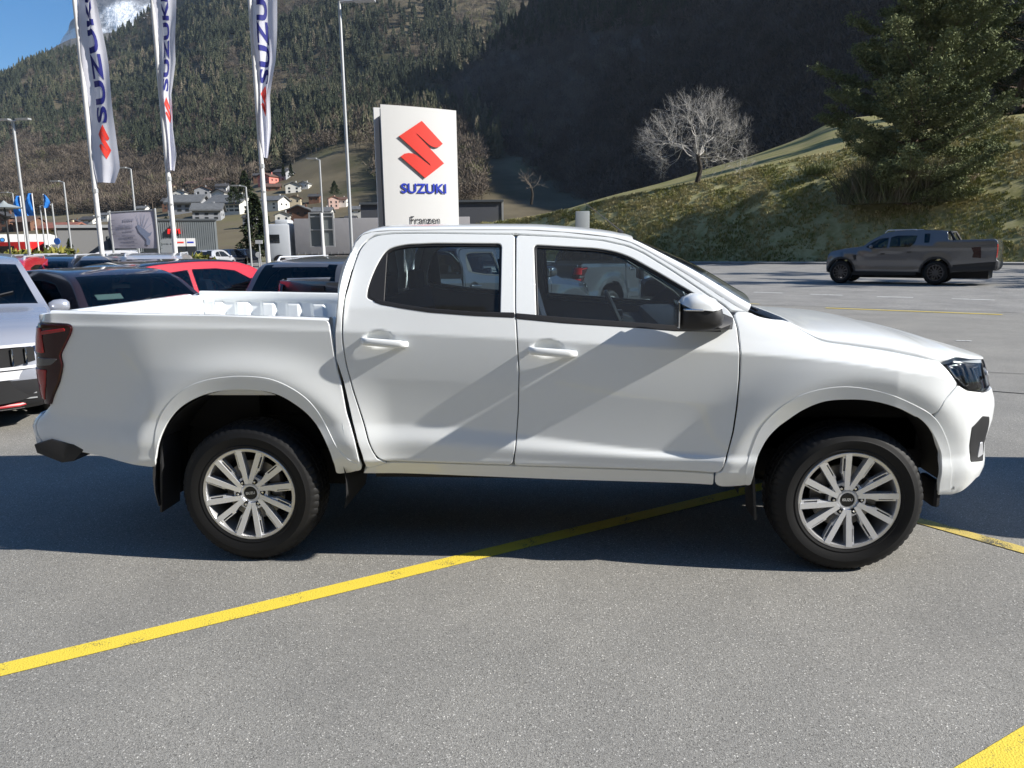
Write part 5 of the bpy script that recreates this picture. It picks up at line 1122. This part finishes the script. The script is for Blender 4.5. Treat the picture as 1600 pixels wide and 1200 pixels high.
# ------------------------------------------------------------------ buildings
WINM=mat('window_dark',(.03,.035,.04),.2)
def bpart(root,nm,c,d,m,bev=0,par=None): b=MB(); b.box(c,d); return b.build(nm,m,par or root,bevel=bev)
def house(px,py,wpx,wall,roof,label,d=None,rz=0.,depth=1.1,hr=.62,rr=.42,name='house',ridge='x',wins=2,cat='house'):
    """house whose base centre is at (px,py); sits on the slope at that pixel"""
    if d is None:
        e=(hz(px)-py)/FPX; f=e/((hz(px)-float(SKY1(px)))/FPX*1.03); f=max(f,.05); P=m1(np.array([px]),np.array([f]))[0]; d=(P-CP)@FH
    P=at(px,py,d); s=d/FPX; W_=wpx*s; D=W_*depth; H=W_*hr; root=empty(name,tuple(P),rz+YAW*-1*0,label=label,cat=cat,group='houses of the village on the slope'); root.rotation_euler=(0,0,rz)
    bw=MB(); bw.box((0,0,H/2-1.5),(W_,D,H+3)); 
    g=rr*(W_ if ridge=='y' else D)*.5
    if ridge=='x': bw.add([(-W_/2,-D/2,H),(-W_/2,D/2,H),(-W_/2,0,H+g),(W_/2,-D/2,H),(W_/2,D/2,H),(W_/2,0,H+g)],[(0,1,2),(3,5,4),(0,2,5,3),(1,4,5,2)])
    else: bw.add([(-W_/2,-D/2,H),(W_/2,-D/2,H),(0,-D/2,H+g),(-W_/2,D/2,H),(W_/2,D/2,H),(0,D/2,H+g)],[(0,1,2),(3,5,4),(0,2,5,3),(1,4,5,2)])
    bw.build('wall',wall,root,smooth=False); o=.09*W_; t=.05*W_; b=MB()
    if ridge=='x':
        for sg in (-1,1): b.add([(-W_/2-o,sg*(D/2+o),H-o*rr),(W_/2+o,sg*(D/2+o),H-o*rr),(W_/2+o,0,H+g+.02),(-W_/2-o,0,H+g+.02),(-W_/2-o,sg*(D/2+o),H-o*rr+t),(W_/2+o,sg*(D/2+o),H-o*rr+t),(W_/2+o,0,H+g+t),(-W_/2-o,0,H+g+t)],[(0,1,2,3),(4,5,6,7),(0,1,5,4),(1,2,6,5),(3,0,4,7)])
    else:
        for sg in (-1,1): b.add([(sg*(W_/2+o),-D/2-o,H-o*rr),(sg*(W_/2+o),D/2+o,H-o*rr),(0,D/2+o,H+g+.02),(0,-D/2-o,H+g+.02),(sg*(W_/2+o),-D/2-o,H-o*rr+t),(sg*(W_/2+o),D/2+o,H-o*rr+t),(0,D/2+o,H+g+t),(0,-D/2-o,H+g+t)],[(0,1,2,3),(4,5,6,7),(0,1,5,4),(1,2,6,5),(3,0,4,7)])
    rf=b.build('roof',roof,root,smooth=False)
    b=MB(); b.box((W_*.2,D*.12,H+g*.9),(W_*.07,W_*.07,g*.9+.6)); b.build('chimney',wall,rf)
    n=max(1,int(wins))
    for k in range(n):
        x=(k+.5)/n*W_-W_/2
        bpart(root,'window',(x,-D/2-.03,H*.62),(W_*.13,.08,H*.24),WINM)
        if H>3.5: bpart(root,'window',(x,-D/2-.03,H*.22),(W_*.13,.08,H*.22),WINM)
    for k in range(2): bpart(root,'window',(-W_/2-.03,(k-.5)*D*.4,H*.6),(.08,D*.12,H*.22),WINM); bpart(root,'window',(W_/2+.03,(k-.5)*D*.4,H*.6),(.08,D*.12,H*.22),WINM)
    return root
w=lambda n,c:mat('wall_'+n,c,.85); r=lambda n,c:mat('roof_'+n,c,.8,noise=(.8,4),col2=tuple(k*.7 for k in c))
WW=w('white',(.66,.65,.61)); WG=w('grey',(.30,.31,.33)); WP=w('pink',(.62,.20,.16)); WB=w('timber',(.16,.08,.05)); WC=w('cream',(.55,.47,.33)); WPP=w('pale_pink',(.60,.42,.36))
RD=r('dark',(.06,.058,.06)); RB=r('brown',(.13,.075,.055)); RGY=r('grey',(.13,.135,.14)); RR=r('red',(.26,.10,.07))
house(420,290,21,WP,RB,'pink house under a brown gable roof on the village slope',ridge='y',rz=-.3)
house(444,284,21,WG,RD,'dark roofed grey house right of the pink house',rz=-.2)
house(459,303,22,WW,RGY,'large white house with a grey roof below the dark roofed one',rz=.3,ridge='y',hr=.55)
house(477,297,15,WW,RGY,'small white gabled house at the right end of the upper row',ridge='y',hr=.6)
house(405,284,14,WB,RD,'brown timber house left of the pink house',rz=.2)
house(428,302,20,WB,RB,'brown chalet under the pink house',rz=.3,hr=.45)
house(318,311,22,WG,RB,'grey gabled house in the upper left of the village',rz=.35,ridge='y')
house(349,303,17,WG,RD,'small grey house with a dark roof left of the tall dark spruces',rz=.2)
house(330,292,15,WC,RB,'cream and brown house on the upper edge of the village',rz=.1)
house(302,298,16,WC,RB,'small cream house at the upper left edge of the village',rz=.1)
house(349,316,22,WW,RD,'white house with a dark roof above the long low building',rz=-.2,ridge='y')
house(296,333,46,WG,RGY,'long grey house with a broad grey roof behind the shop building',rz=.15,hr=.32,wins=4)
house(268,328,20,WB,RD,'dark timber house left of the long grey house',rz=.2)
house(327,345,40,WG,RGY,'blue grey house with a white garage beside the shop building',rz=.3,hr=.38,wins=3)
house(366,333,52,WW,RGY,'long low white building with a slate roof in the village',rz=-.12,hr=.26,wins=6)
house(431,328,29,WW,RGY,'white house with a slate roof right of the third flag pole',rz=-.2,hr=.45,wins=2)
house(471,341,34,WB,RGY,'red brown chalet behind the lorry cab',ridge='y',rz=.1,hr=.32,wins=3)
house(443,350,22,WW,RGY,'white gabled house just left of the lorry cab',ridge='y',rz=.3,hr=.6)
house(506,342,26,WW,RGY,'white house with a grey roof over the lorry trailer',rz=.1,hr=.4)
house(521,325,15,WPP,RR,'small pale pink house above the lorry trailer',rz=.4,hr=.9,ridge='y')
house(535,322,15,WW,RB,'small white house beside the pale pink one',rz=.1)
house(558,336,20,WW,RGY,'white house close to the left edge of the pylon sign',rz=.1,hr=.4)
house(283,312,17,WW,RD,'white gabled house above the long grey house',ridge='y',rz=.2)
house(266,303,15,WC,RB,'small ochre house under the wood left of the second flag pole',rz=.1)
house(340,328,16,WW,RB,'small white house with a brown roof behind the blue grey house',ridge='y',rz=-.2)
house(493,318,16,WB,RD,'dark hut on the meadow between the lorry and the white houses',rz=.1)
house(462,322,18,WC,RB,'cream house with a brown roof between the upper white houses and the red brown chalet',rz=.2,ridge='y')
house(392,352,18,WG,RD,'grey house at the foot of the tall dark spruce',rz=.1)
house(549,352,16,WG,RD,'small grey house just above the lorry trailer beside the pylon sign',rz=.1)
house(118,356,15,WB,RD,'dark gabled hut above the red roofed shed',ridge='y',rz=.2)
house(142,350,20,WW,RD,'low white house left of the leftmost flag pole',rz=0,hr=.3)
house(166,346,15,WW,RGY,'small white house at the right of the leftmost flag pole',rz=0,hr=.6)
house(10,362,34,WB,RD,'dark timber house at the far left edge',rz=.1,ridge='y')
house(48,360,30,WB,RB,'dark brown roofed house behind the blue flags',rz=-.1,hr=.4)
house(102,366,48,WC,RR,'long low shed with a faded red roof at the left',d=120,rz=0,hr=.16,rr=.3,wins=3)
house(224,333,16,WW,RGY,'white farm building above the printed banner',rz=0,hr=.4)
house(738,289,9,WG,RD,'tiny lone hut on the shaded slope right of the pylon sign',d=430,hr=.8)
house(228,352,26,WW,RGY,'white flat house right above the shop building',d=130,rz=0,hr=.35,rr=.1)
# shop building with grey cladding
def shop():
    d=62; s=d/FPX; c=at(270,402,d); root=empty('shop_building',(c[0],c[1],0),.47,label='grey metal clad shop building with a red shop sign and white window panels',cat='building'); G1=mat('cladding_grey',(.17,.19,.20),.5,noise=(.5,3),col2=(.20,.22,.23)); H=at(270,345,d)[2]
    bpart(root,'wall',(0,6,H/2),(132*s,14,H),G1); bpart(root,'parapet',(0,-1.03,H+.06),(134*s,.2,.14),mat('trim_dark',(.08,.09,.10),.5))
    b=MB()
    for k in range(44): b.box((-66*s+k*3*s,-1.02,H/2),(.035,.05,H-.2))
    b.build('cladding_ribs',G1,root)
    x0=(200-270)*s; 
    for i,(a,e) in enumerate(((198,222),(233,252),(276,290),(291,304))): bpart(root,'window_panel',(((a+e)/2-270)*s,-1.07,at(270,379,d)[2]),((e-a)*s,.08,12*s),mat('panel_white',(.68,.68,.68),.5)); bpart(root,'shop_window',(((a+e)/2-270)*s,-1.06,at(270,394,d)[2]),((e-a)*s,.06,16*s),WINM)
    for (xx,m) in ((283,SREDM),(297,SBLUE)):
        tv,tf=text_mesh('▬' if False else 'ooo',1.,offset=.03); k=9*s/(tv[:,0].max()-tv[:,0].min()); b=MB(); b.box(((xx-270)*s,-1.12,at(270,379,d)[2]),(9*s,.02,2.2*s)); b.build('window_lettering',m,root)
    sg=MB(); z=at(270,362,d)[2]; RS=mat('shop_sign_red',(.75,.02,.02),.5)
    for k,(w1,xx) in enumerate(((3.2,268),(3.6,272.5),(3.4,277.5),(3.,282.5))): sg.box(((xx-270)*s,-1.2,z),(w1*s,.2,7.5*s),Matrix.Rotation(.12*(-1)**k,3,'Y'))
    sg.build('shop_sign',RS,root); b=MB(); z2=at(270,354,d)[2]; b.prism([(-3.5*s,-3*s),(3.5*s,-3*s),(0,3.5*s)],lambda u,v,e:(u+(275-270)*s,e,z2+v),-1.35,-1.1); b.build('shop_sign',mat('sign_yellow',(.8,.6,.03),.5),root)
    # lower wing on the left
    w2=empty('warehouse',(*at(152,402,68)[:2],0),.50,label='plain grey warehouse wing left of the shop building, behind the leftmost flag pole',cat='building'); s2=68/FPX; H2=at(150,354,68)[2]; bpart(w2,'wall',(0,5,H2/2),(96*s2,12,H2),mat('render_grey',(.20,.20,.20),.8)); bpart(w2,'roof_edge',(0,-1.05,H2),(98*s2,.3,.25),STEEL); bpart(w2,'door',(-16*s2+2.0,-1.05,H2*.4),(3.2*s2,.1,H2*.75),mat('door_grey',(.10,.11,.115),.6))
shop()
def dealer():
    d=80; s=d/FPX; c=at(35,402,d); root=empty('showroom',(c[0],c[1],0),.55,label='white flat roofed car showroom with tall windows at the far left',cat='building'); H=at(35,366,d)[2]; bpart(root,'wall',(0,6,H/2),(80*s,12,H),WW); bpart(root,'fascia',(0,-.3,H-.55),(82*s,.6,1.1),mat('fascia_white',(.75,.75,.74),.5))
    for k in range(9): bpart(root,'window',((-32+k*8)*s,-.06,H*.36),(5.5*s,.12,H*.62),WINM)
    b=MB(); b.lathe([(0,-.03),(3.4*s,-.03),(3.4*s,.0),(0,0)],24,c=((13-35)*s,-.64,H-.55)); em=b.build('emblem',mat('emblem_dark',(.03,.03,.035),.4),root); b=MB(); b.lathe([(0,-.03),(2.4*s,-.03),(2.4*s,.0)],24,c=((13-35)*s,-.68,H-.55)); b.build('emblem_center',mat('emblem_blue',(.05,.25,.6),.4),em)
dealer()
for (px,py0,py1,w_,d,lb) in ((745,314,360,80,75,'dark grey warehouse in the shade right of the pylon sign'),(583,318,372,34,72,'dark grey warehouse visible just left of the pylon sign')):
    s=d/FPX; c=at(px,py1,d); H=at(px,py0,d)[2]; root=empty('warehouse',(c[0],c[1],0),.14,label=lb,cat='building'); bpart(root,'wall',(0,6,H/2),(w_*s,12,H),mat('dark_cladding',(.085,.09,.105),.6)); bpart(root,'corner_trim',(w_*s/2,-.02,H/2),(.18,.12,H),STEEL); bpart(root,'roof_edge',(0,-.05,H),(w_*s+.2,.3,.2),mat('trim_dark',(.08,.09,.10)))
# village spruces and hedge
for i,(x,y,H,d) in enumerate(((384,345,15,300),(366,330,11,330),(399,345,13,230))):
    pass
def spruce(px,pyb,pyt,wpx,label,d,group='dark conifers in the village'):
    b_=at(px,pyb,d); H=at(px,pyt,d)[2]-b_[2]; W_=wpx*d/FPX; rg=np.random.default_rng(int(px)); root=empty('spruce_tree',tuple(b_),label=label,cat='tree',group=group); b=MB(); b.tube([(0,0,-.5),(0,0,H*.95)],[H*.02,.02],6); b.build('trunk',PBARK2,root); n=2600; t=rg.random(n)**.8; a=rg.random(n)*6.28; rr=W_/2*(1-t)**.8*(.35+.65*rg.random(n))*(1+.25*np.sin(t*22+a)); C=np.stack([rr*np.cos(a),rr*np.sin(a),H*(.05+.93*t)-.1*rr],1)
    A=np.stack([np.cos(a),np.sin(a),-.25+0*a],1)+rg.normal(0,.3,(n,3)); A/=np.linalg.norm(A,axis=1)[:,None]; B=np.cross(A,rg.normal(0,1,(n,3))); B/=np.linalg.norm(B,axis=1)[:,None]; S=H*rg.uniform(.03,.07,n)[:,None]; V=np.stack([C-B*S*.4,C+B*S*.4,C+A*S],1).reshape(-1,3)
    mesh_np('crown',V,np.arange(3*n).reshape(-1,3),SPM,root,False,tint=np.repeat(rg.random(n)*.6,3))
PBARK2=mat('spruce_bark',(.07,.05,.04),.95); SPM=tint_mat('spruce_needles',[(0,(.016,.028,.014)),(.5,(.04,.055,.022)),(1,(.085,.10,.04))])
for a in ((384,312,266,30,'tall dark spruce in the middle of the village',230),(366,318,284,24,'shorter dark spruce left of the tallest village spruce',235),(403,404,300,58,'big dark spruce right in front of the third flag pole',95),(418,404,330,44,'broad dark spruce between the third flag pole and the lorry cab',92),(443,276,256,6,'left one of two small conifers above the pink house',380),(455,276,255,7,'right one of two small conifers above the pink house',380),(523,304,282,18,'small dark conifer above the pale pink house',330),(111,402,372,16,'small green conifer against the grey warehouse',60),(260,348,338,14,'round dark shrub below the long grey house',200)): spruce(*a)
def hedge(px0,px1,py0,py1,d,label,m,name='hedge'):
    a=at(px0,py1,d);c=at(px1,py1,d); root=tag(None,None) if False else None; n=1800; rg=np.random.default_rng(int(px0)); t=rg.random(n); P=a+(c-a)*t[:,None]; P[:,2]=rg.random(n)*(at(px0,py0,d)[2])*(.8+.3*np.sin(t*20)); P[:,1]+=rg.normal(0,.5,n); S=rg.uniform(.15,.4,n); A=rg.normal(0,1,(n,3)); A/=np.linalg.norm(A,axis=1)[:,None]; B=np.cross(A,rg.normal(0,1,(n,3))); B/=np.linalg.norm(B,axis=1)[:,None]
    V=np.stack([P-B*S[:,None]*.35,P+B*S[:,None]*.35,P+A*S[:,None]],1).reshape(-1,3); o=mesh_np(name,V,np.arange(3*n).reshape(-1,3),m,None,False,tint=np.repeat(rg.random(n),3)); tag(o,label,'hedge')
HGM=tint_mat('hedge_leaves',[(0,(.04,.06,.015)),(.5,(.14,.14,.03)),(1,(.28,.25,.06))])
hedge(18,60,396,404,40,'yellow green hedge below the blue flags',HGM); hedge(72,118,393,404,41,'yellow green hedge in front of the grey warehouse wing',HGM); hedge(285,330,402,410,38,'low green shrubs in front of the shop building',HGM)

# ------------------------------------------------------------------ woods
def conifer_tpl(seed,tiers=7,k=9):
    rg=np.random.default_rng(seed); V=[];F=[]
    for t in range(tiers):
        z0=.08+.92*t/tiers; z1=z0+1.5/tiers*(1.05-.3*t/tiers); r=.19*(1-t/tiers)**.85+.012; b=len(V); V.append((rg.normal(0,.004),rg.normal(0,.004),min(z1,1.0)))
        for j in range(k*2):
            a=math.pi*j/k+t*.7; rr=r*(1 if j%2==0 else .45)*rg.uniform(.7,1.2); V.append((rr*math.cos(a),rr*math.sin(a),z0-(.035 if j%2==0 else -.01)*rg.uniform(.6,1.3)))
        for j in range(2*k): F.append((b,b+1+j,b+1+(j+1)%(2*k)))
    return np.array(V),np.array(F)
def bush_tpl(seed,n=110):
    """leafless crown: upswept twig slivers plus a stem"""
    rg=np.random.default_rng(seed); V=[];F=[]
    for i in range(n):
        c=rg.normal(0,1,3); c/=np.linalg.norm(c); s0=np.array([0,0,.58])+c*np.array([.36,.36,.34])*rg.random()**.45; L=rg.uniform(.10,.24)
        e=s0+(c*.5+[0,0,.45]+rg.normal(0,.45,3))*L; w_=np.cross(e-s0,rg.normal(0,1,3)); w_=w_/np.linalg.norm(w_)*rg.uniform(.010,.02); b=len(V); V+= [s0-w_,s0+w_,e]; F+= [(b,b+1,b+2)]
    b=len(V); V+=[(-.02,0,-.05),(.02,0,-.05),(.012,0,.6),(-.012,0,.6)]; F+=[(b,b+1,b+2),(b,b+2,b+3)]
    return np.array(V),np.array(F)
def forest(name,tpls,P,S,W,m,tint):
    Vs=[];Fs=[];T=[];off=0; idx=RNG.integers(0,len(tpls),len(P)); ang=RNG.random(len(P))*6.28
    for k,(tv,tf) in enumerate(tpls):
        s=np.where(idx==k)[0]; n=len(s)
        if n==0: continue
        c,sn=np.cos(ang[s])[:,None],np.sin(ang[s])[:,None]; X=tv[None,:,0]*W[s][:,None]; Y=tv[None,:,1]*W[s][:,None]
        V=np.stack([X*c-Y*sn,X*sn+Y*c,tv[None,:,2]*S[s][:,None]],2)+P[s][:,None,:]
        Vs.append(V.reshape(-1,3)); Fs.append((tf[None]+ (np.arange(n)*len(tv))[:,None,None]+off).reshape(-1,3)); off+=n*len(tv); T.append(np.repeat(tint[s],len(tv)))
    return mesh_np(name,np.concatenate(Vs),np.concatenate(Fs),m,None,False,tint=np.concatenate(T))
CT=[conifer_tpl(i) for i in range(5)]; BT=[bush_tpl(i) for i in range(6)]
CONM=tint_mat('conifer_needles',[(0,(.026,.034,.022)),(.4,(.05,.06,.036)),(.75,(.09,.092,.055)),(1,(.17,.145,.10))])
BARM=tint_mat('bare_branches',[(0,(.055,.045,.035)),(.45,(.115,.092,.072)),(.8,(.17,.14,.11)),(1,(.11,.115,.05))])
BARD=tint_mat('dim_branches',[(0,(.06,.05,.044)),(.5,(.12,.10,.09)),(1,(.20,.17,.15))])
# left mountain: conifers high, bare trees low
N=21000; px=RNG.uniform(-60,1010,N); f=.16+.86*RNG.random(N)**.8; P=m1(px,np.minimum(f,1)); k=f+.10*vnoise(np.stack([px/90,f*6],1),5,3)+.10*np.clip((px-480)/300,0,1)*0
py=hz(px)-(hz(px)-SKY1(px))*f
WM=lambda px,y: (y<np.where(px<250,318,np.clip(318-(px-250)*.22,262,318)))|(px>600)
con=(f*(hz(px)-SKY1(px))/FPX> .115+.035*vnoise(np.stack([px/70,f*7],1),6,3)+.0*px); clear=vnoise(np.stack([px/60,f*9],1),8,3)>.27
cm=con&~clear&(RNG.random(N)<.55+.45*(vnoise(np.stack([px/70,f*10],1),9,3)>-.12)); sz=RNG.uniform(8,19,N)
forest_o=forest('conifer_forest',CT,P[cm],sz[cm],5+sz[cm]*.95,CONM,np.clip(.45+.55*vnoise(P[cm][:,:2],12,4,1/110.)+RNG.normal(0,.2,cm.sum()),0,1)); tag(forest_o,kind='stuff')
low=(~con)&WM(px,py)&(f*(hz(px)-SKY1(px))/FPX>.045); lw=np.where(low|(con&~cm))[0]; sz2=RNG.uniform(6,12,N)
field=(vnoise(np.stack([px/50,f*14],1),14,2)>.25)&(px>330)&low
lw=np.array([i for i in lw if not field[i]])
tag(forest('bare_woodland',BT,P[lw],sz2[lw],sz2[lw]*1.1,BARM,np.clip(.5+.4*vnoise(P[lw][:,:2],15,3,1/70.)+RNG.normal(0,.2,len(lw)),0,1)),kind='stuff')
# extra bare wood in the low belt
N=9000; px=RNG.uniform(-20,760,N); y=RNG.uniform(190,318,N)+0; e=(hz(px)-y)/FPX; f=e/((hz(px)-SKY1(px))/FPX*1.03); kp=~((px>395)&(y>232+ (560-px)*.12)&(px<620))&WM(px,y) ; px,f=px[kp],f[kp]; P=m1(px,f); s_=RNG.uniform(5,11,len(px))
tag(forest('bare_woodland',BT,P,s_,s_*1.2,BARM,np.clip(.45+.4*vnoise(P[:,:2],16,3,1/50.)+RNG.normal(0,.2,len(px)),0,1)),kind='stuff')
# shaded mountain
N=12000; px=RNG.uniform(540,1700,N); t=RNG.random(N); et=(hz(px)-B2(px))/FPX; P=m2(px,et*t); P=P[P[:,2]>1]; s_=RNG.uniform(6,12,len(P))
tag(forest('bare_woodland',BT,P,s_,s_*1.1,BARD,np.clip(.4+.4*vnoise(P[:,:2],17,3,1/50.)+RNG.normal(0,.2,len(P)),0,1)),kind='stuff')
N=1400; px=RNG.uniform(700,1060,N); y=RNG.uniform(-30,110,N); ok=y<110-(px-800)*.25; px,y=px[ok],y[ok]; e=(hz(px)-y)/FPX; ok=e<(hz(px)-B2(px))/FPX; P=m2(px[ok],e[ok]); s_=RNG.uniform(12,19,len(P))
tag(forest('conifer_forest',CT,P,s_,s_,CONM,RNG.random(len(P))*.5),kind='stuff')
# ------------------------------------------------------------------ single trees
def tri_cloud(name,C,Sz,m,tint,parent,k=3,flat=.5,up=0.):
    """many small needle/leaf faces"""
    N=len(C); A=RNG.normal(0,1,(N,3)); A[:,2]*=flat; A/=np.linalg.norm(A,axis=1)[:,None]; B=RNG.normal(0,1,(N,3)); B-=A*(A*B).sum(1)[:,None]; B/=np.linalg.norm(B,axis=1)[:,None]
    V=np.stack([C-B*Sz[:,None]*.33,C+B*Sz[:,None]*.33,C+A*Sz[:,None]+np.array([0,0,up])*Sz[:,None]],1).reshape(-1,3)
    return mesh_np(name,V,np.arange(3*N).reshape(-1,3),m,parent,False,tint=np.repeat(tint,3))
PINEM=tint_mat('pine_needles',[(0,(.065,.085,.04)),(.5,(.15,.175,.082)),(1,(.27,.29,.14))])
PBARK=mat('pine_bark',(.11,.075,.055),.95,noise=(3,5),col2=(.17,.12,.09))
def pine(base,H,Wd,label,seed,dens=1.,name='pine_tree',cat='tree',group=None,low=.05,nm=None):
    rg=np.random.default_rng(seed); root=empty(name,base,label=label,cat=cat,group=group); b=MB()
    lean=rg.normal(0,.02,2); tk=lambda t: np.array([lean[0]*H*t+.15*math.sin(t*5+seed),lean[1]*H*t+.1*math.cos(t*4),H*t])
    b.tube([tk(t) for t in np.linspace(0,1,10)],[.022*H*(1-.93*t)**.9 for t in np.linspace(0,1,10)],8)
    C=[];S=[];tw=MB()
    nb=int(54*dens)
    for i in range(nb):
        t=low+(1-low)*(i/nb)**.95; L=Wd/2*(1.05-.8*max(0,(t-.42)/.58)**1.5)*rg.uniform(.55,1.12)*(.55+.45*min(1,t/.14)); a=i*2.4+rg.normal(0,.4); el=rg.normal(.12,.14)+.28*t
        st=tk(t); d=np.array([math.cos(a)*math.cos(el),math.sin(a)*math.cos(el),math.sin(el)]); pts=[st+d*L*s+np.array([0,0,-.22*L*s*(1-s)+.10*L*s*s]) for s in np.linspace(0,1,5)]
        b.tube(pts,[.006*H*(1-t*.6)*(1-.85*s)*.8+.008 for s in np.linspace(0,1,5)],5,cap=False)
        for s in np.linspace(.25,1,int(9*dens)):
            c=pts[0]*0+st+d*L*s+np.array([0,0,-.22*L*s*(1-s)+.10*L*s*s]); side=np.cross(d,[0,0,1]); 
            for _ in range(3):
                q=c+side*rg.normal(0,.16*L*(1.15-s))+np.array([0,0,rg.normal(.05,.12)]); n=rg.integers(34,64); r=rg.uniform(.22,.44)
                p=rg.normal(0,1,(n,3))*[r*.62,r*.62,r*.27]; C.append(q+p); S.append(rg.uniform(.09,.21,n))
    b.build('trunk',PBARK,root); C=np.concatenate(C);S=np.concatenate(S); nz=vnoise(C+base,seed,3,.9)
    tri_cloud('crown',C,S,nm or PINEM,np.clip(.5+.5*nz+rg.normal(0,.15,len(C)),0,1),root,up=.35)
    return root
def on_bank(px,py):
    best=min((abs((600+FPX*((q-CP)@DN)/((q-CP)@FW))-py),tuple(q)) for q in (bank_pt(px,t) for t in np.linspace(0,1,80))); return np.array(best[1])
pine(on_bank(1408,318),15.8,12.4,'tall shaggy pine standing on the grass bank above the grey pickup',3,2.0,low=.0)
DPN=tint_mat('shaded_pine_needles',[(0,(.015,.02,.01)),(.5,(.035,.045,.02)),(1,(.06,.07,.03))])  # darker copy of the pine needles: the tree's shade is put into the colour
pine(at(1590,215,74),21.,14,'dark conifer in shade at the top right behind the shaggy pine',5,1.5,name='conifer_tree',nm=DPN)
pine(at(1760,200,88),22.,14,'shade-toned conifer beyond the right edge of the photo',6,1.0,name='conifer_tree',nm=DPN)
def bare_tree(base,H,Wd,label,seed,m,name='bare_tree',group=None,depth=6,stem=.34,nfirst=6,thick=.03):
    rg=np.random.default_rng(seed); root=empty(name,base,label=label,cat='tree',group=group); tr=MB(); tr.tube([(0,0,-.1),(.03*H,0,H*stem*.5),(0,.01*H,H*stem)],[thick*H,thick*H*.8,thick*H*.72],8); tr.build('trunk',mat('dark_bark',(.035,.03,.025),.95,noise=(4,4),col2=(.06,.05,.04)),root)
    V=[];F=[]
    def seg(a,b,r0,r1):
        d=b-a; L=np.linalg.norm(d)
        if L<1e-6:return
        d=d/L; s=np.cross(d,[.3,.2,.93]); s/=np.linalg.norm(s)+1e-9; u=np.cross(d,s); k=len(V)
        for (p,r) in ((a,r0),(b,r1)):
            for j in range(3): th=2.094*j; V.append(p+(s*math.cos(th)+u*math.sin(th))*r)
        for j in range(3): F.append((k+j,k+(j+1)%3,k+3+(j+1)%3,k+3+j))
    def grow(p,d,L,r,dp):
        q=p
        for s in range(3):
            d2=d+rg.normal(0,.16,3)+np.array([0,0,.05]); d2/=np.linalg.norm(d2); n=q+d2*L/3; seg(q,n,r*(1-.15*s),r*(1-.15*(s+1))); 
            if dp<=3 and s<2 and dp>0:
                dd=d2+rg.normal(0,.75,3); dd/=np.linalg.norm(dd); grow(n,dd,L*rg.uniform(.45,.7),r*.5,dp-2)
            q=n; d=d2
        if dp>0:
            for k in range(rg.integers(2,4)):
                dd=d+rg.normal(0,.5,3); dd[2]+=.02; dd/=np.linalg.norm(dd); grow(q,dd,L*rg.uniform(.68,.88),r*.62,dp-1)
    for k in range(nfirst):
        a=2*math.pi*k/nfirst*1.0+rg.normal(0,.25); el=(.15+1.2*((k*.618)%1)); d=np.array([math.cos(a)*math.cos(el),math.sin(a)*math.cos(el),math.sin(el)])
        grow(np.array([0,.01*H,H*stem*rg.uniform(.75,1)]),d,Wd*.155,thick*H*.30,depth-1)
    V=np.array(V); F=np.array(F); me=mesh_np('crown',V,F,m,root,False)
    return root
GBARK=mat('pale_twigs',(.50,.48,.45),.9,noise=(2,3),col2=(.36,.34,.31))
bare_tree(on_bank(1089,285),9.0,10.2,'leafless pale grey spreading tree standing alone on the crest of the grass bank',4,GBARK,depth=7,nfirst=12,stem=.26,thick=.026)
DBARK=mat('brown_twigs',(.13,.11,.09),.95)
for (x,y,d,H,W_,lb,sd) in ((830,318,70,4.5,4,'leafless pale shrub rising behind the left end of the bank',6),):
    bare_tree(at(x,y,d),H,W_,lb,sd,DBARK,depth=4,nfirst=5)
# reeds and shrub under the pine
def scrub(base,H,W_,label,seed,m,n=260,name='shrub'):
    rg=np.random.default_rng(seed); root=empty(name,base,label=label,cat='shrub'); a=rg.random(n)*6.28; r=np.sqrt(rg.random(n))*W_/2*(1 if n<1000 else .5+.5*rg.random(n)); o=np.stack([r*np.cos(a),r*np.sin(a)*.6,0*a],1); h=H*rg.uniform(.4,1,n); ln=rg.normal(0,.35,(n,2))
    V=[];t=o+np.concatenate([ln*h[:,None],h[:,None]],1); w_=rg.normal(0,1,(n,3))*.02; V=np.stack([o-w_,o+w_,t],1).reshape(-1,3)
    mesh_np('stems',V,np.arange(3*n).reshape(-1,3),m,root,False); return root
scrub(on_bank(1395,318),3.4,8.5,'brown twiggy thicket around the foot of the shaggy pine',8,mat('thicket_twigs',(.12,.10,.07),.95,noise=(1.5,3),col2=(.09,.11,.045)),7000,'thicket')
scrub(on_bank(1478,285),1.8,3.2,'tuft of pale dry reeds under the right side of the shaggy pine',3,mat('dry_reed',(.42,.35,.25),.9),420,'reed_clump')
scrub(on_bank(1275,272),1.2,2.2,'low green shrub on the bank left of the shaggy pine',4,mat('green_stem',(.13,.15,.05),.9),380)
# trees off to the right whose shade stripes the road and the bank
for i,(x,y,H_) in enumerate(((31,24,14),(34,32,15))):
    pine(np.array([x,y,0.]),H_,10,'tall conifer standing to the right of the photo beside the road',20+i,.55,name='conifer_tree',group='conifers beside the road to the right')


# ------------------------------------------------------------------ air
hm=bpy.data.materials.new('haze_air'); hm.use_nodes=True; t=hm.node_tree; t.nodes.clear(); o_=t.nodes.new('ShaderNodeOutputMaterial'); pv_=t.nodes.new('ShaderNodeVolumePrincipled'); pv_.inputs['Color'].default_value=(.72,.84,1,1); pv_.inputs['Density'].default_value=.00006; pv_.inputs['Anisotropy'].default_value=.2; t.links.new(pv_.outputs[0],o_.inputs['Volume'])
hb_=MB(); hb_.box((0,0,748),(14200,14200,1500)); tag(hb_.build('haze',hm,smooth=False),kind='stuff')

for c_ in children(WH2): bpy.data.objects.remove(c_)
bpy.data.objects.remove(WH2)
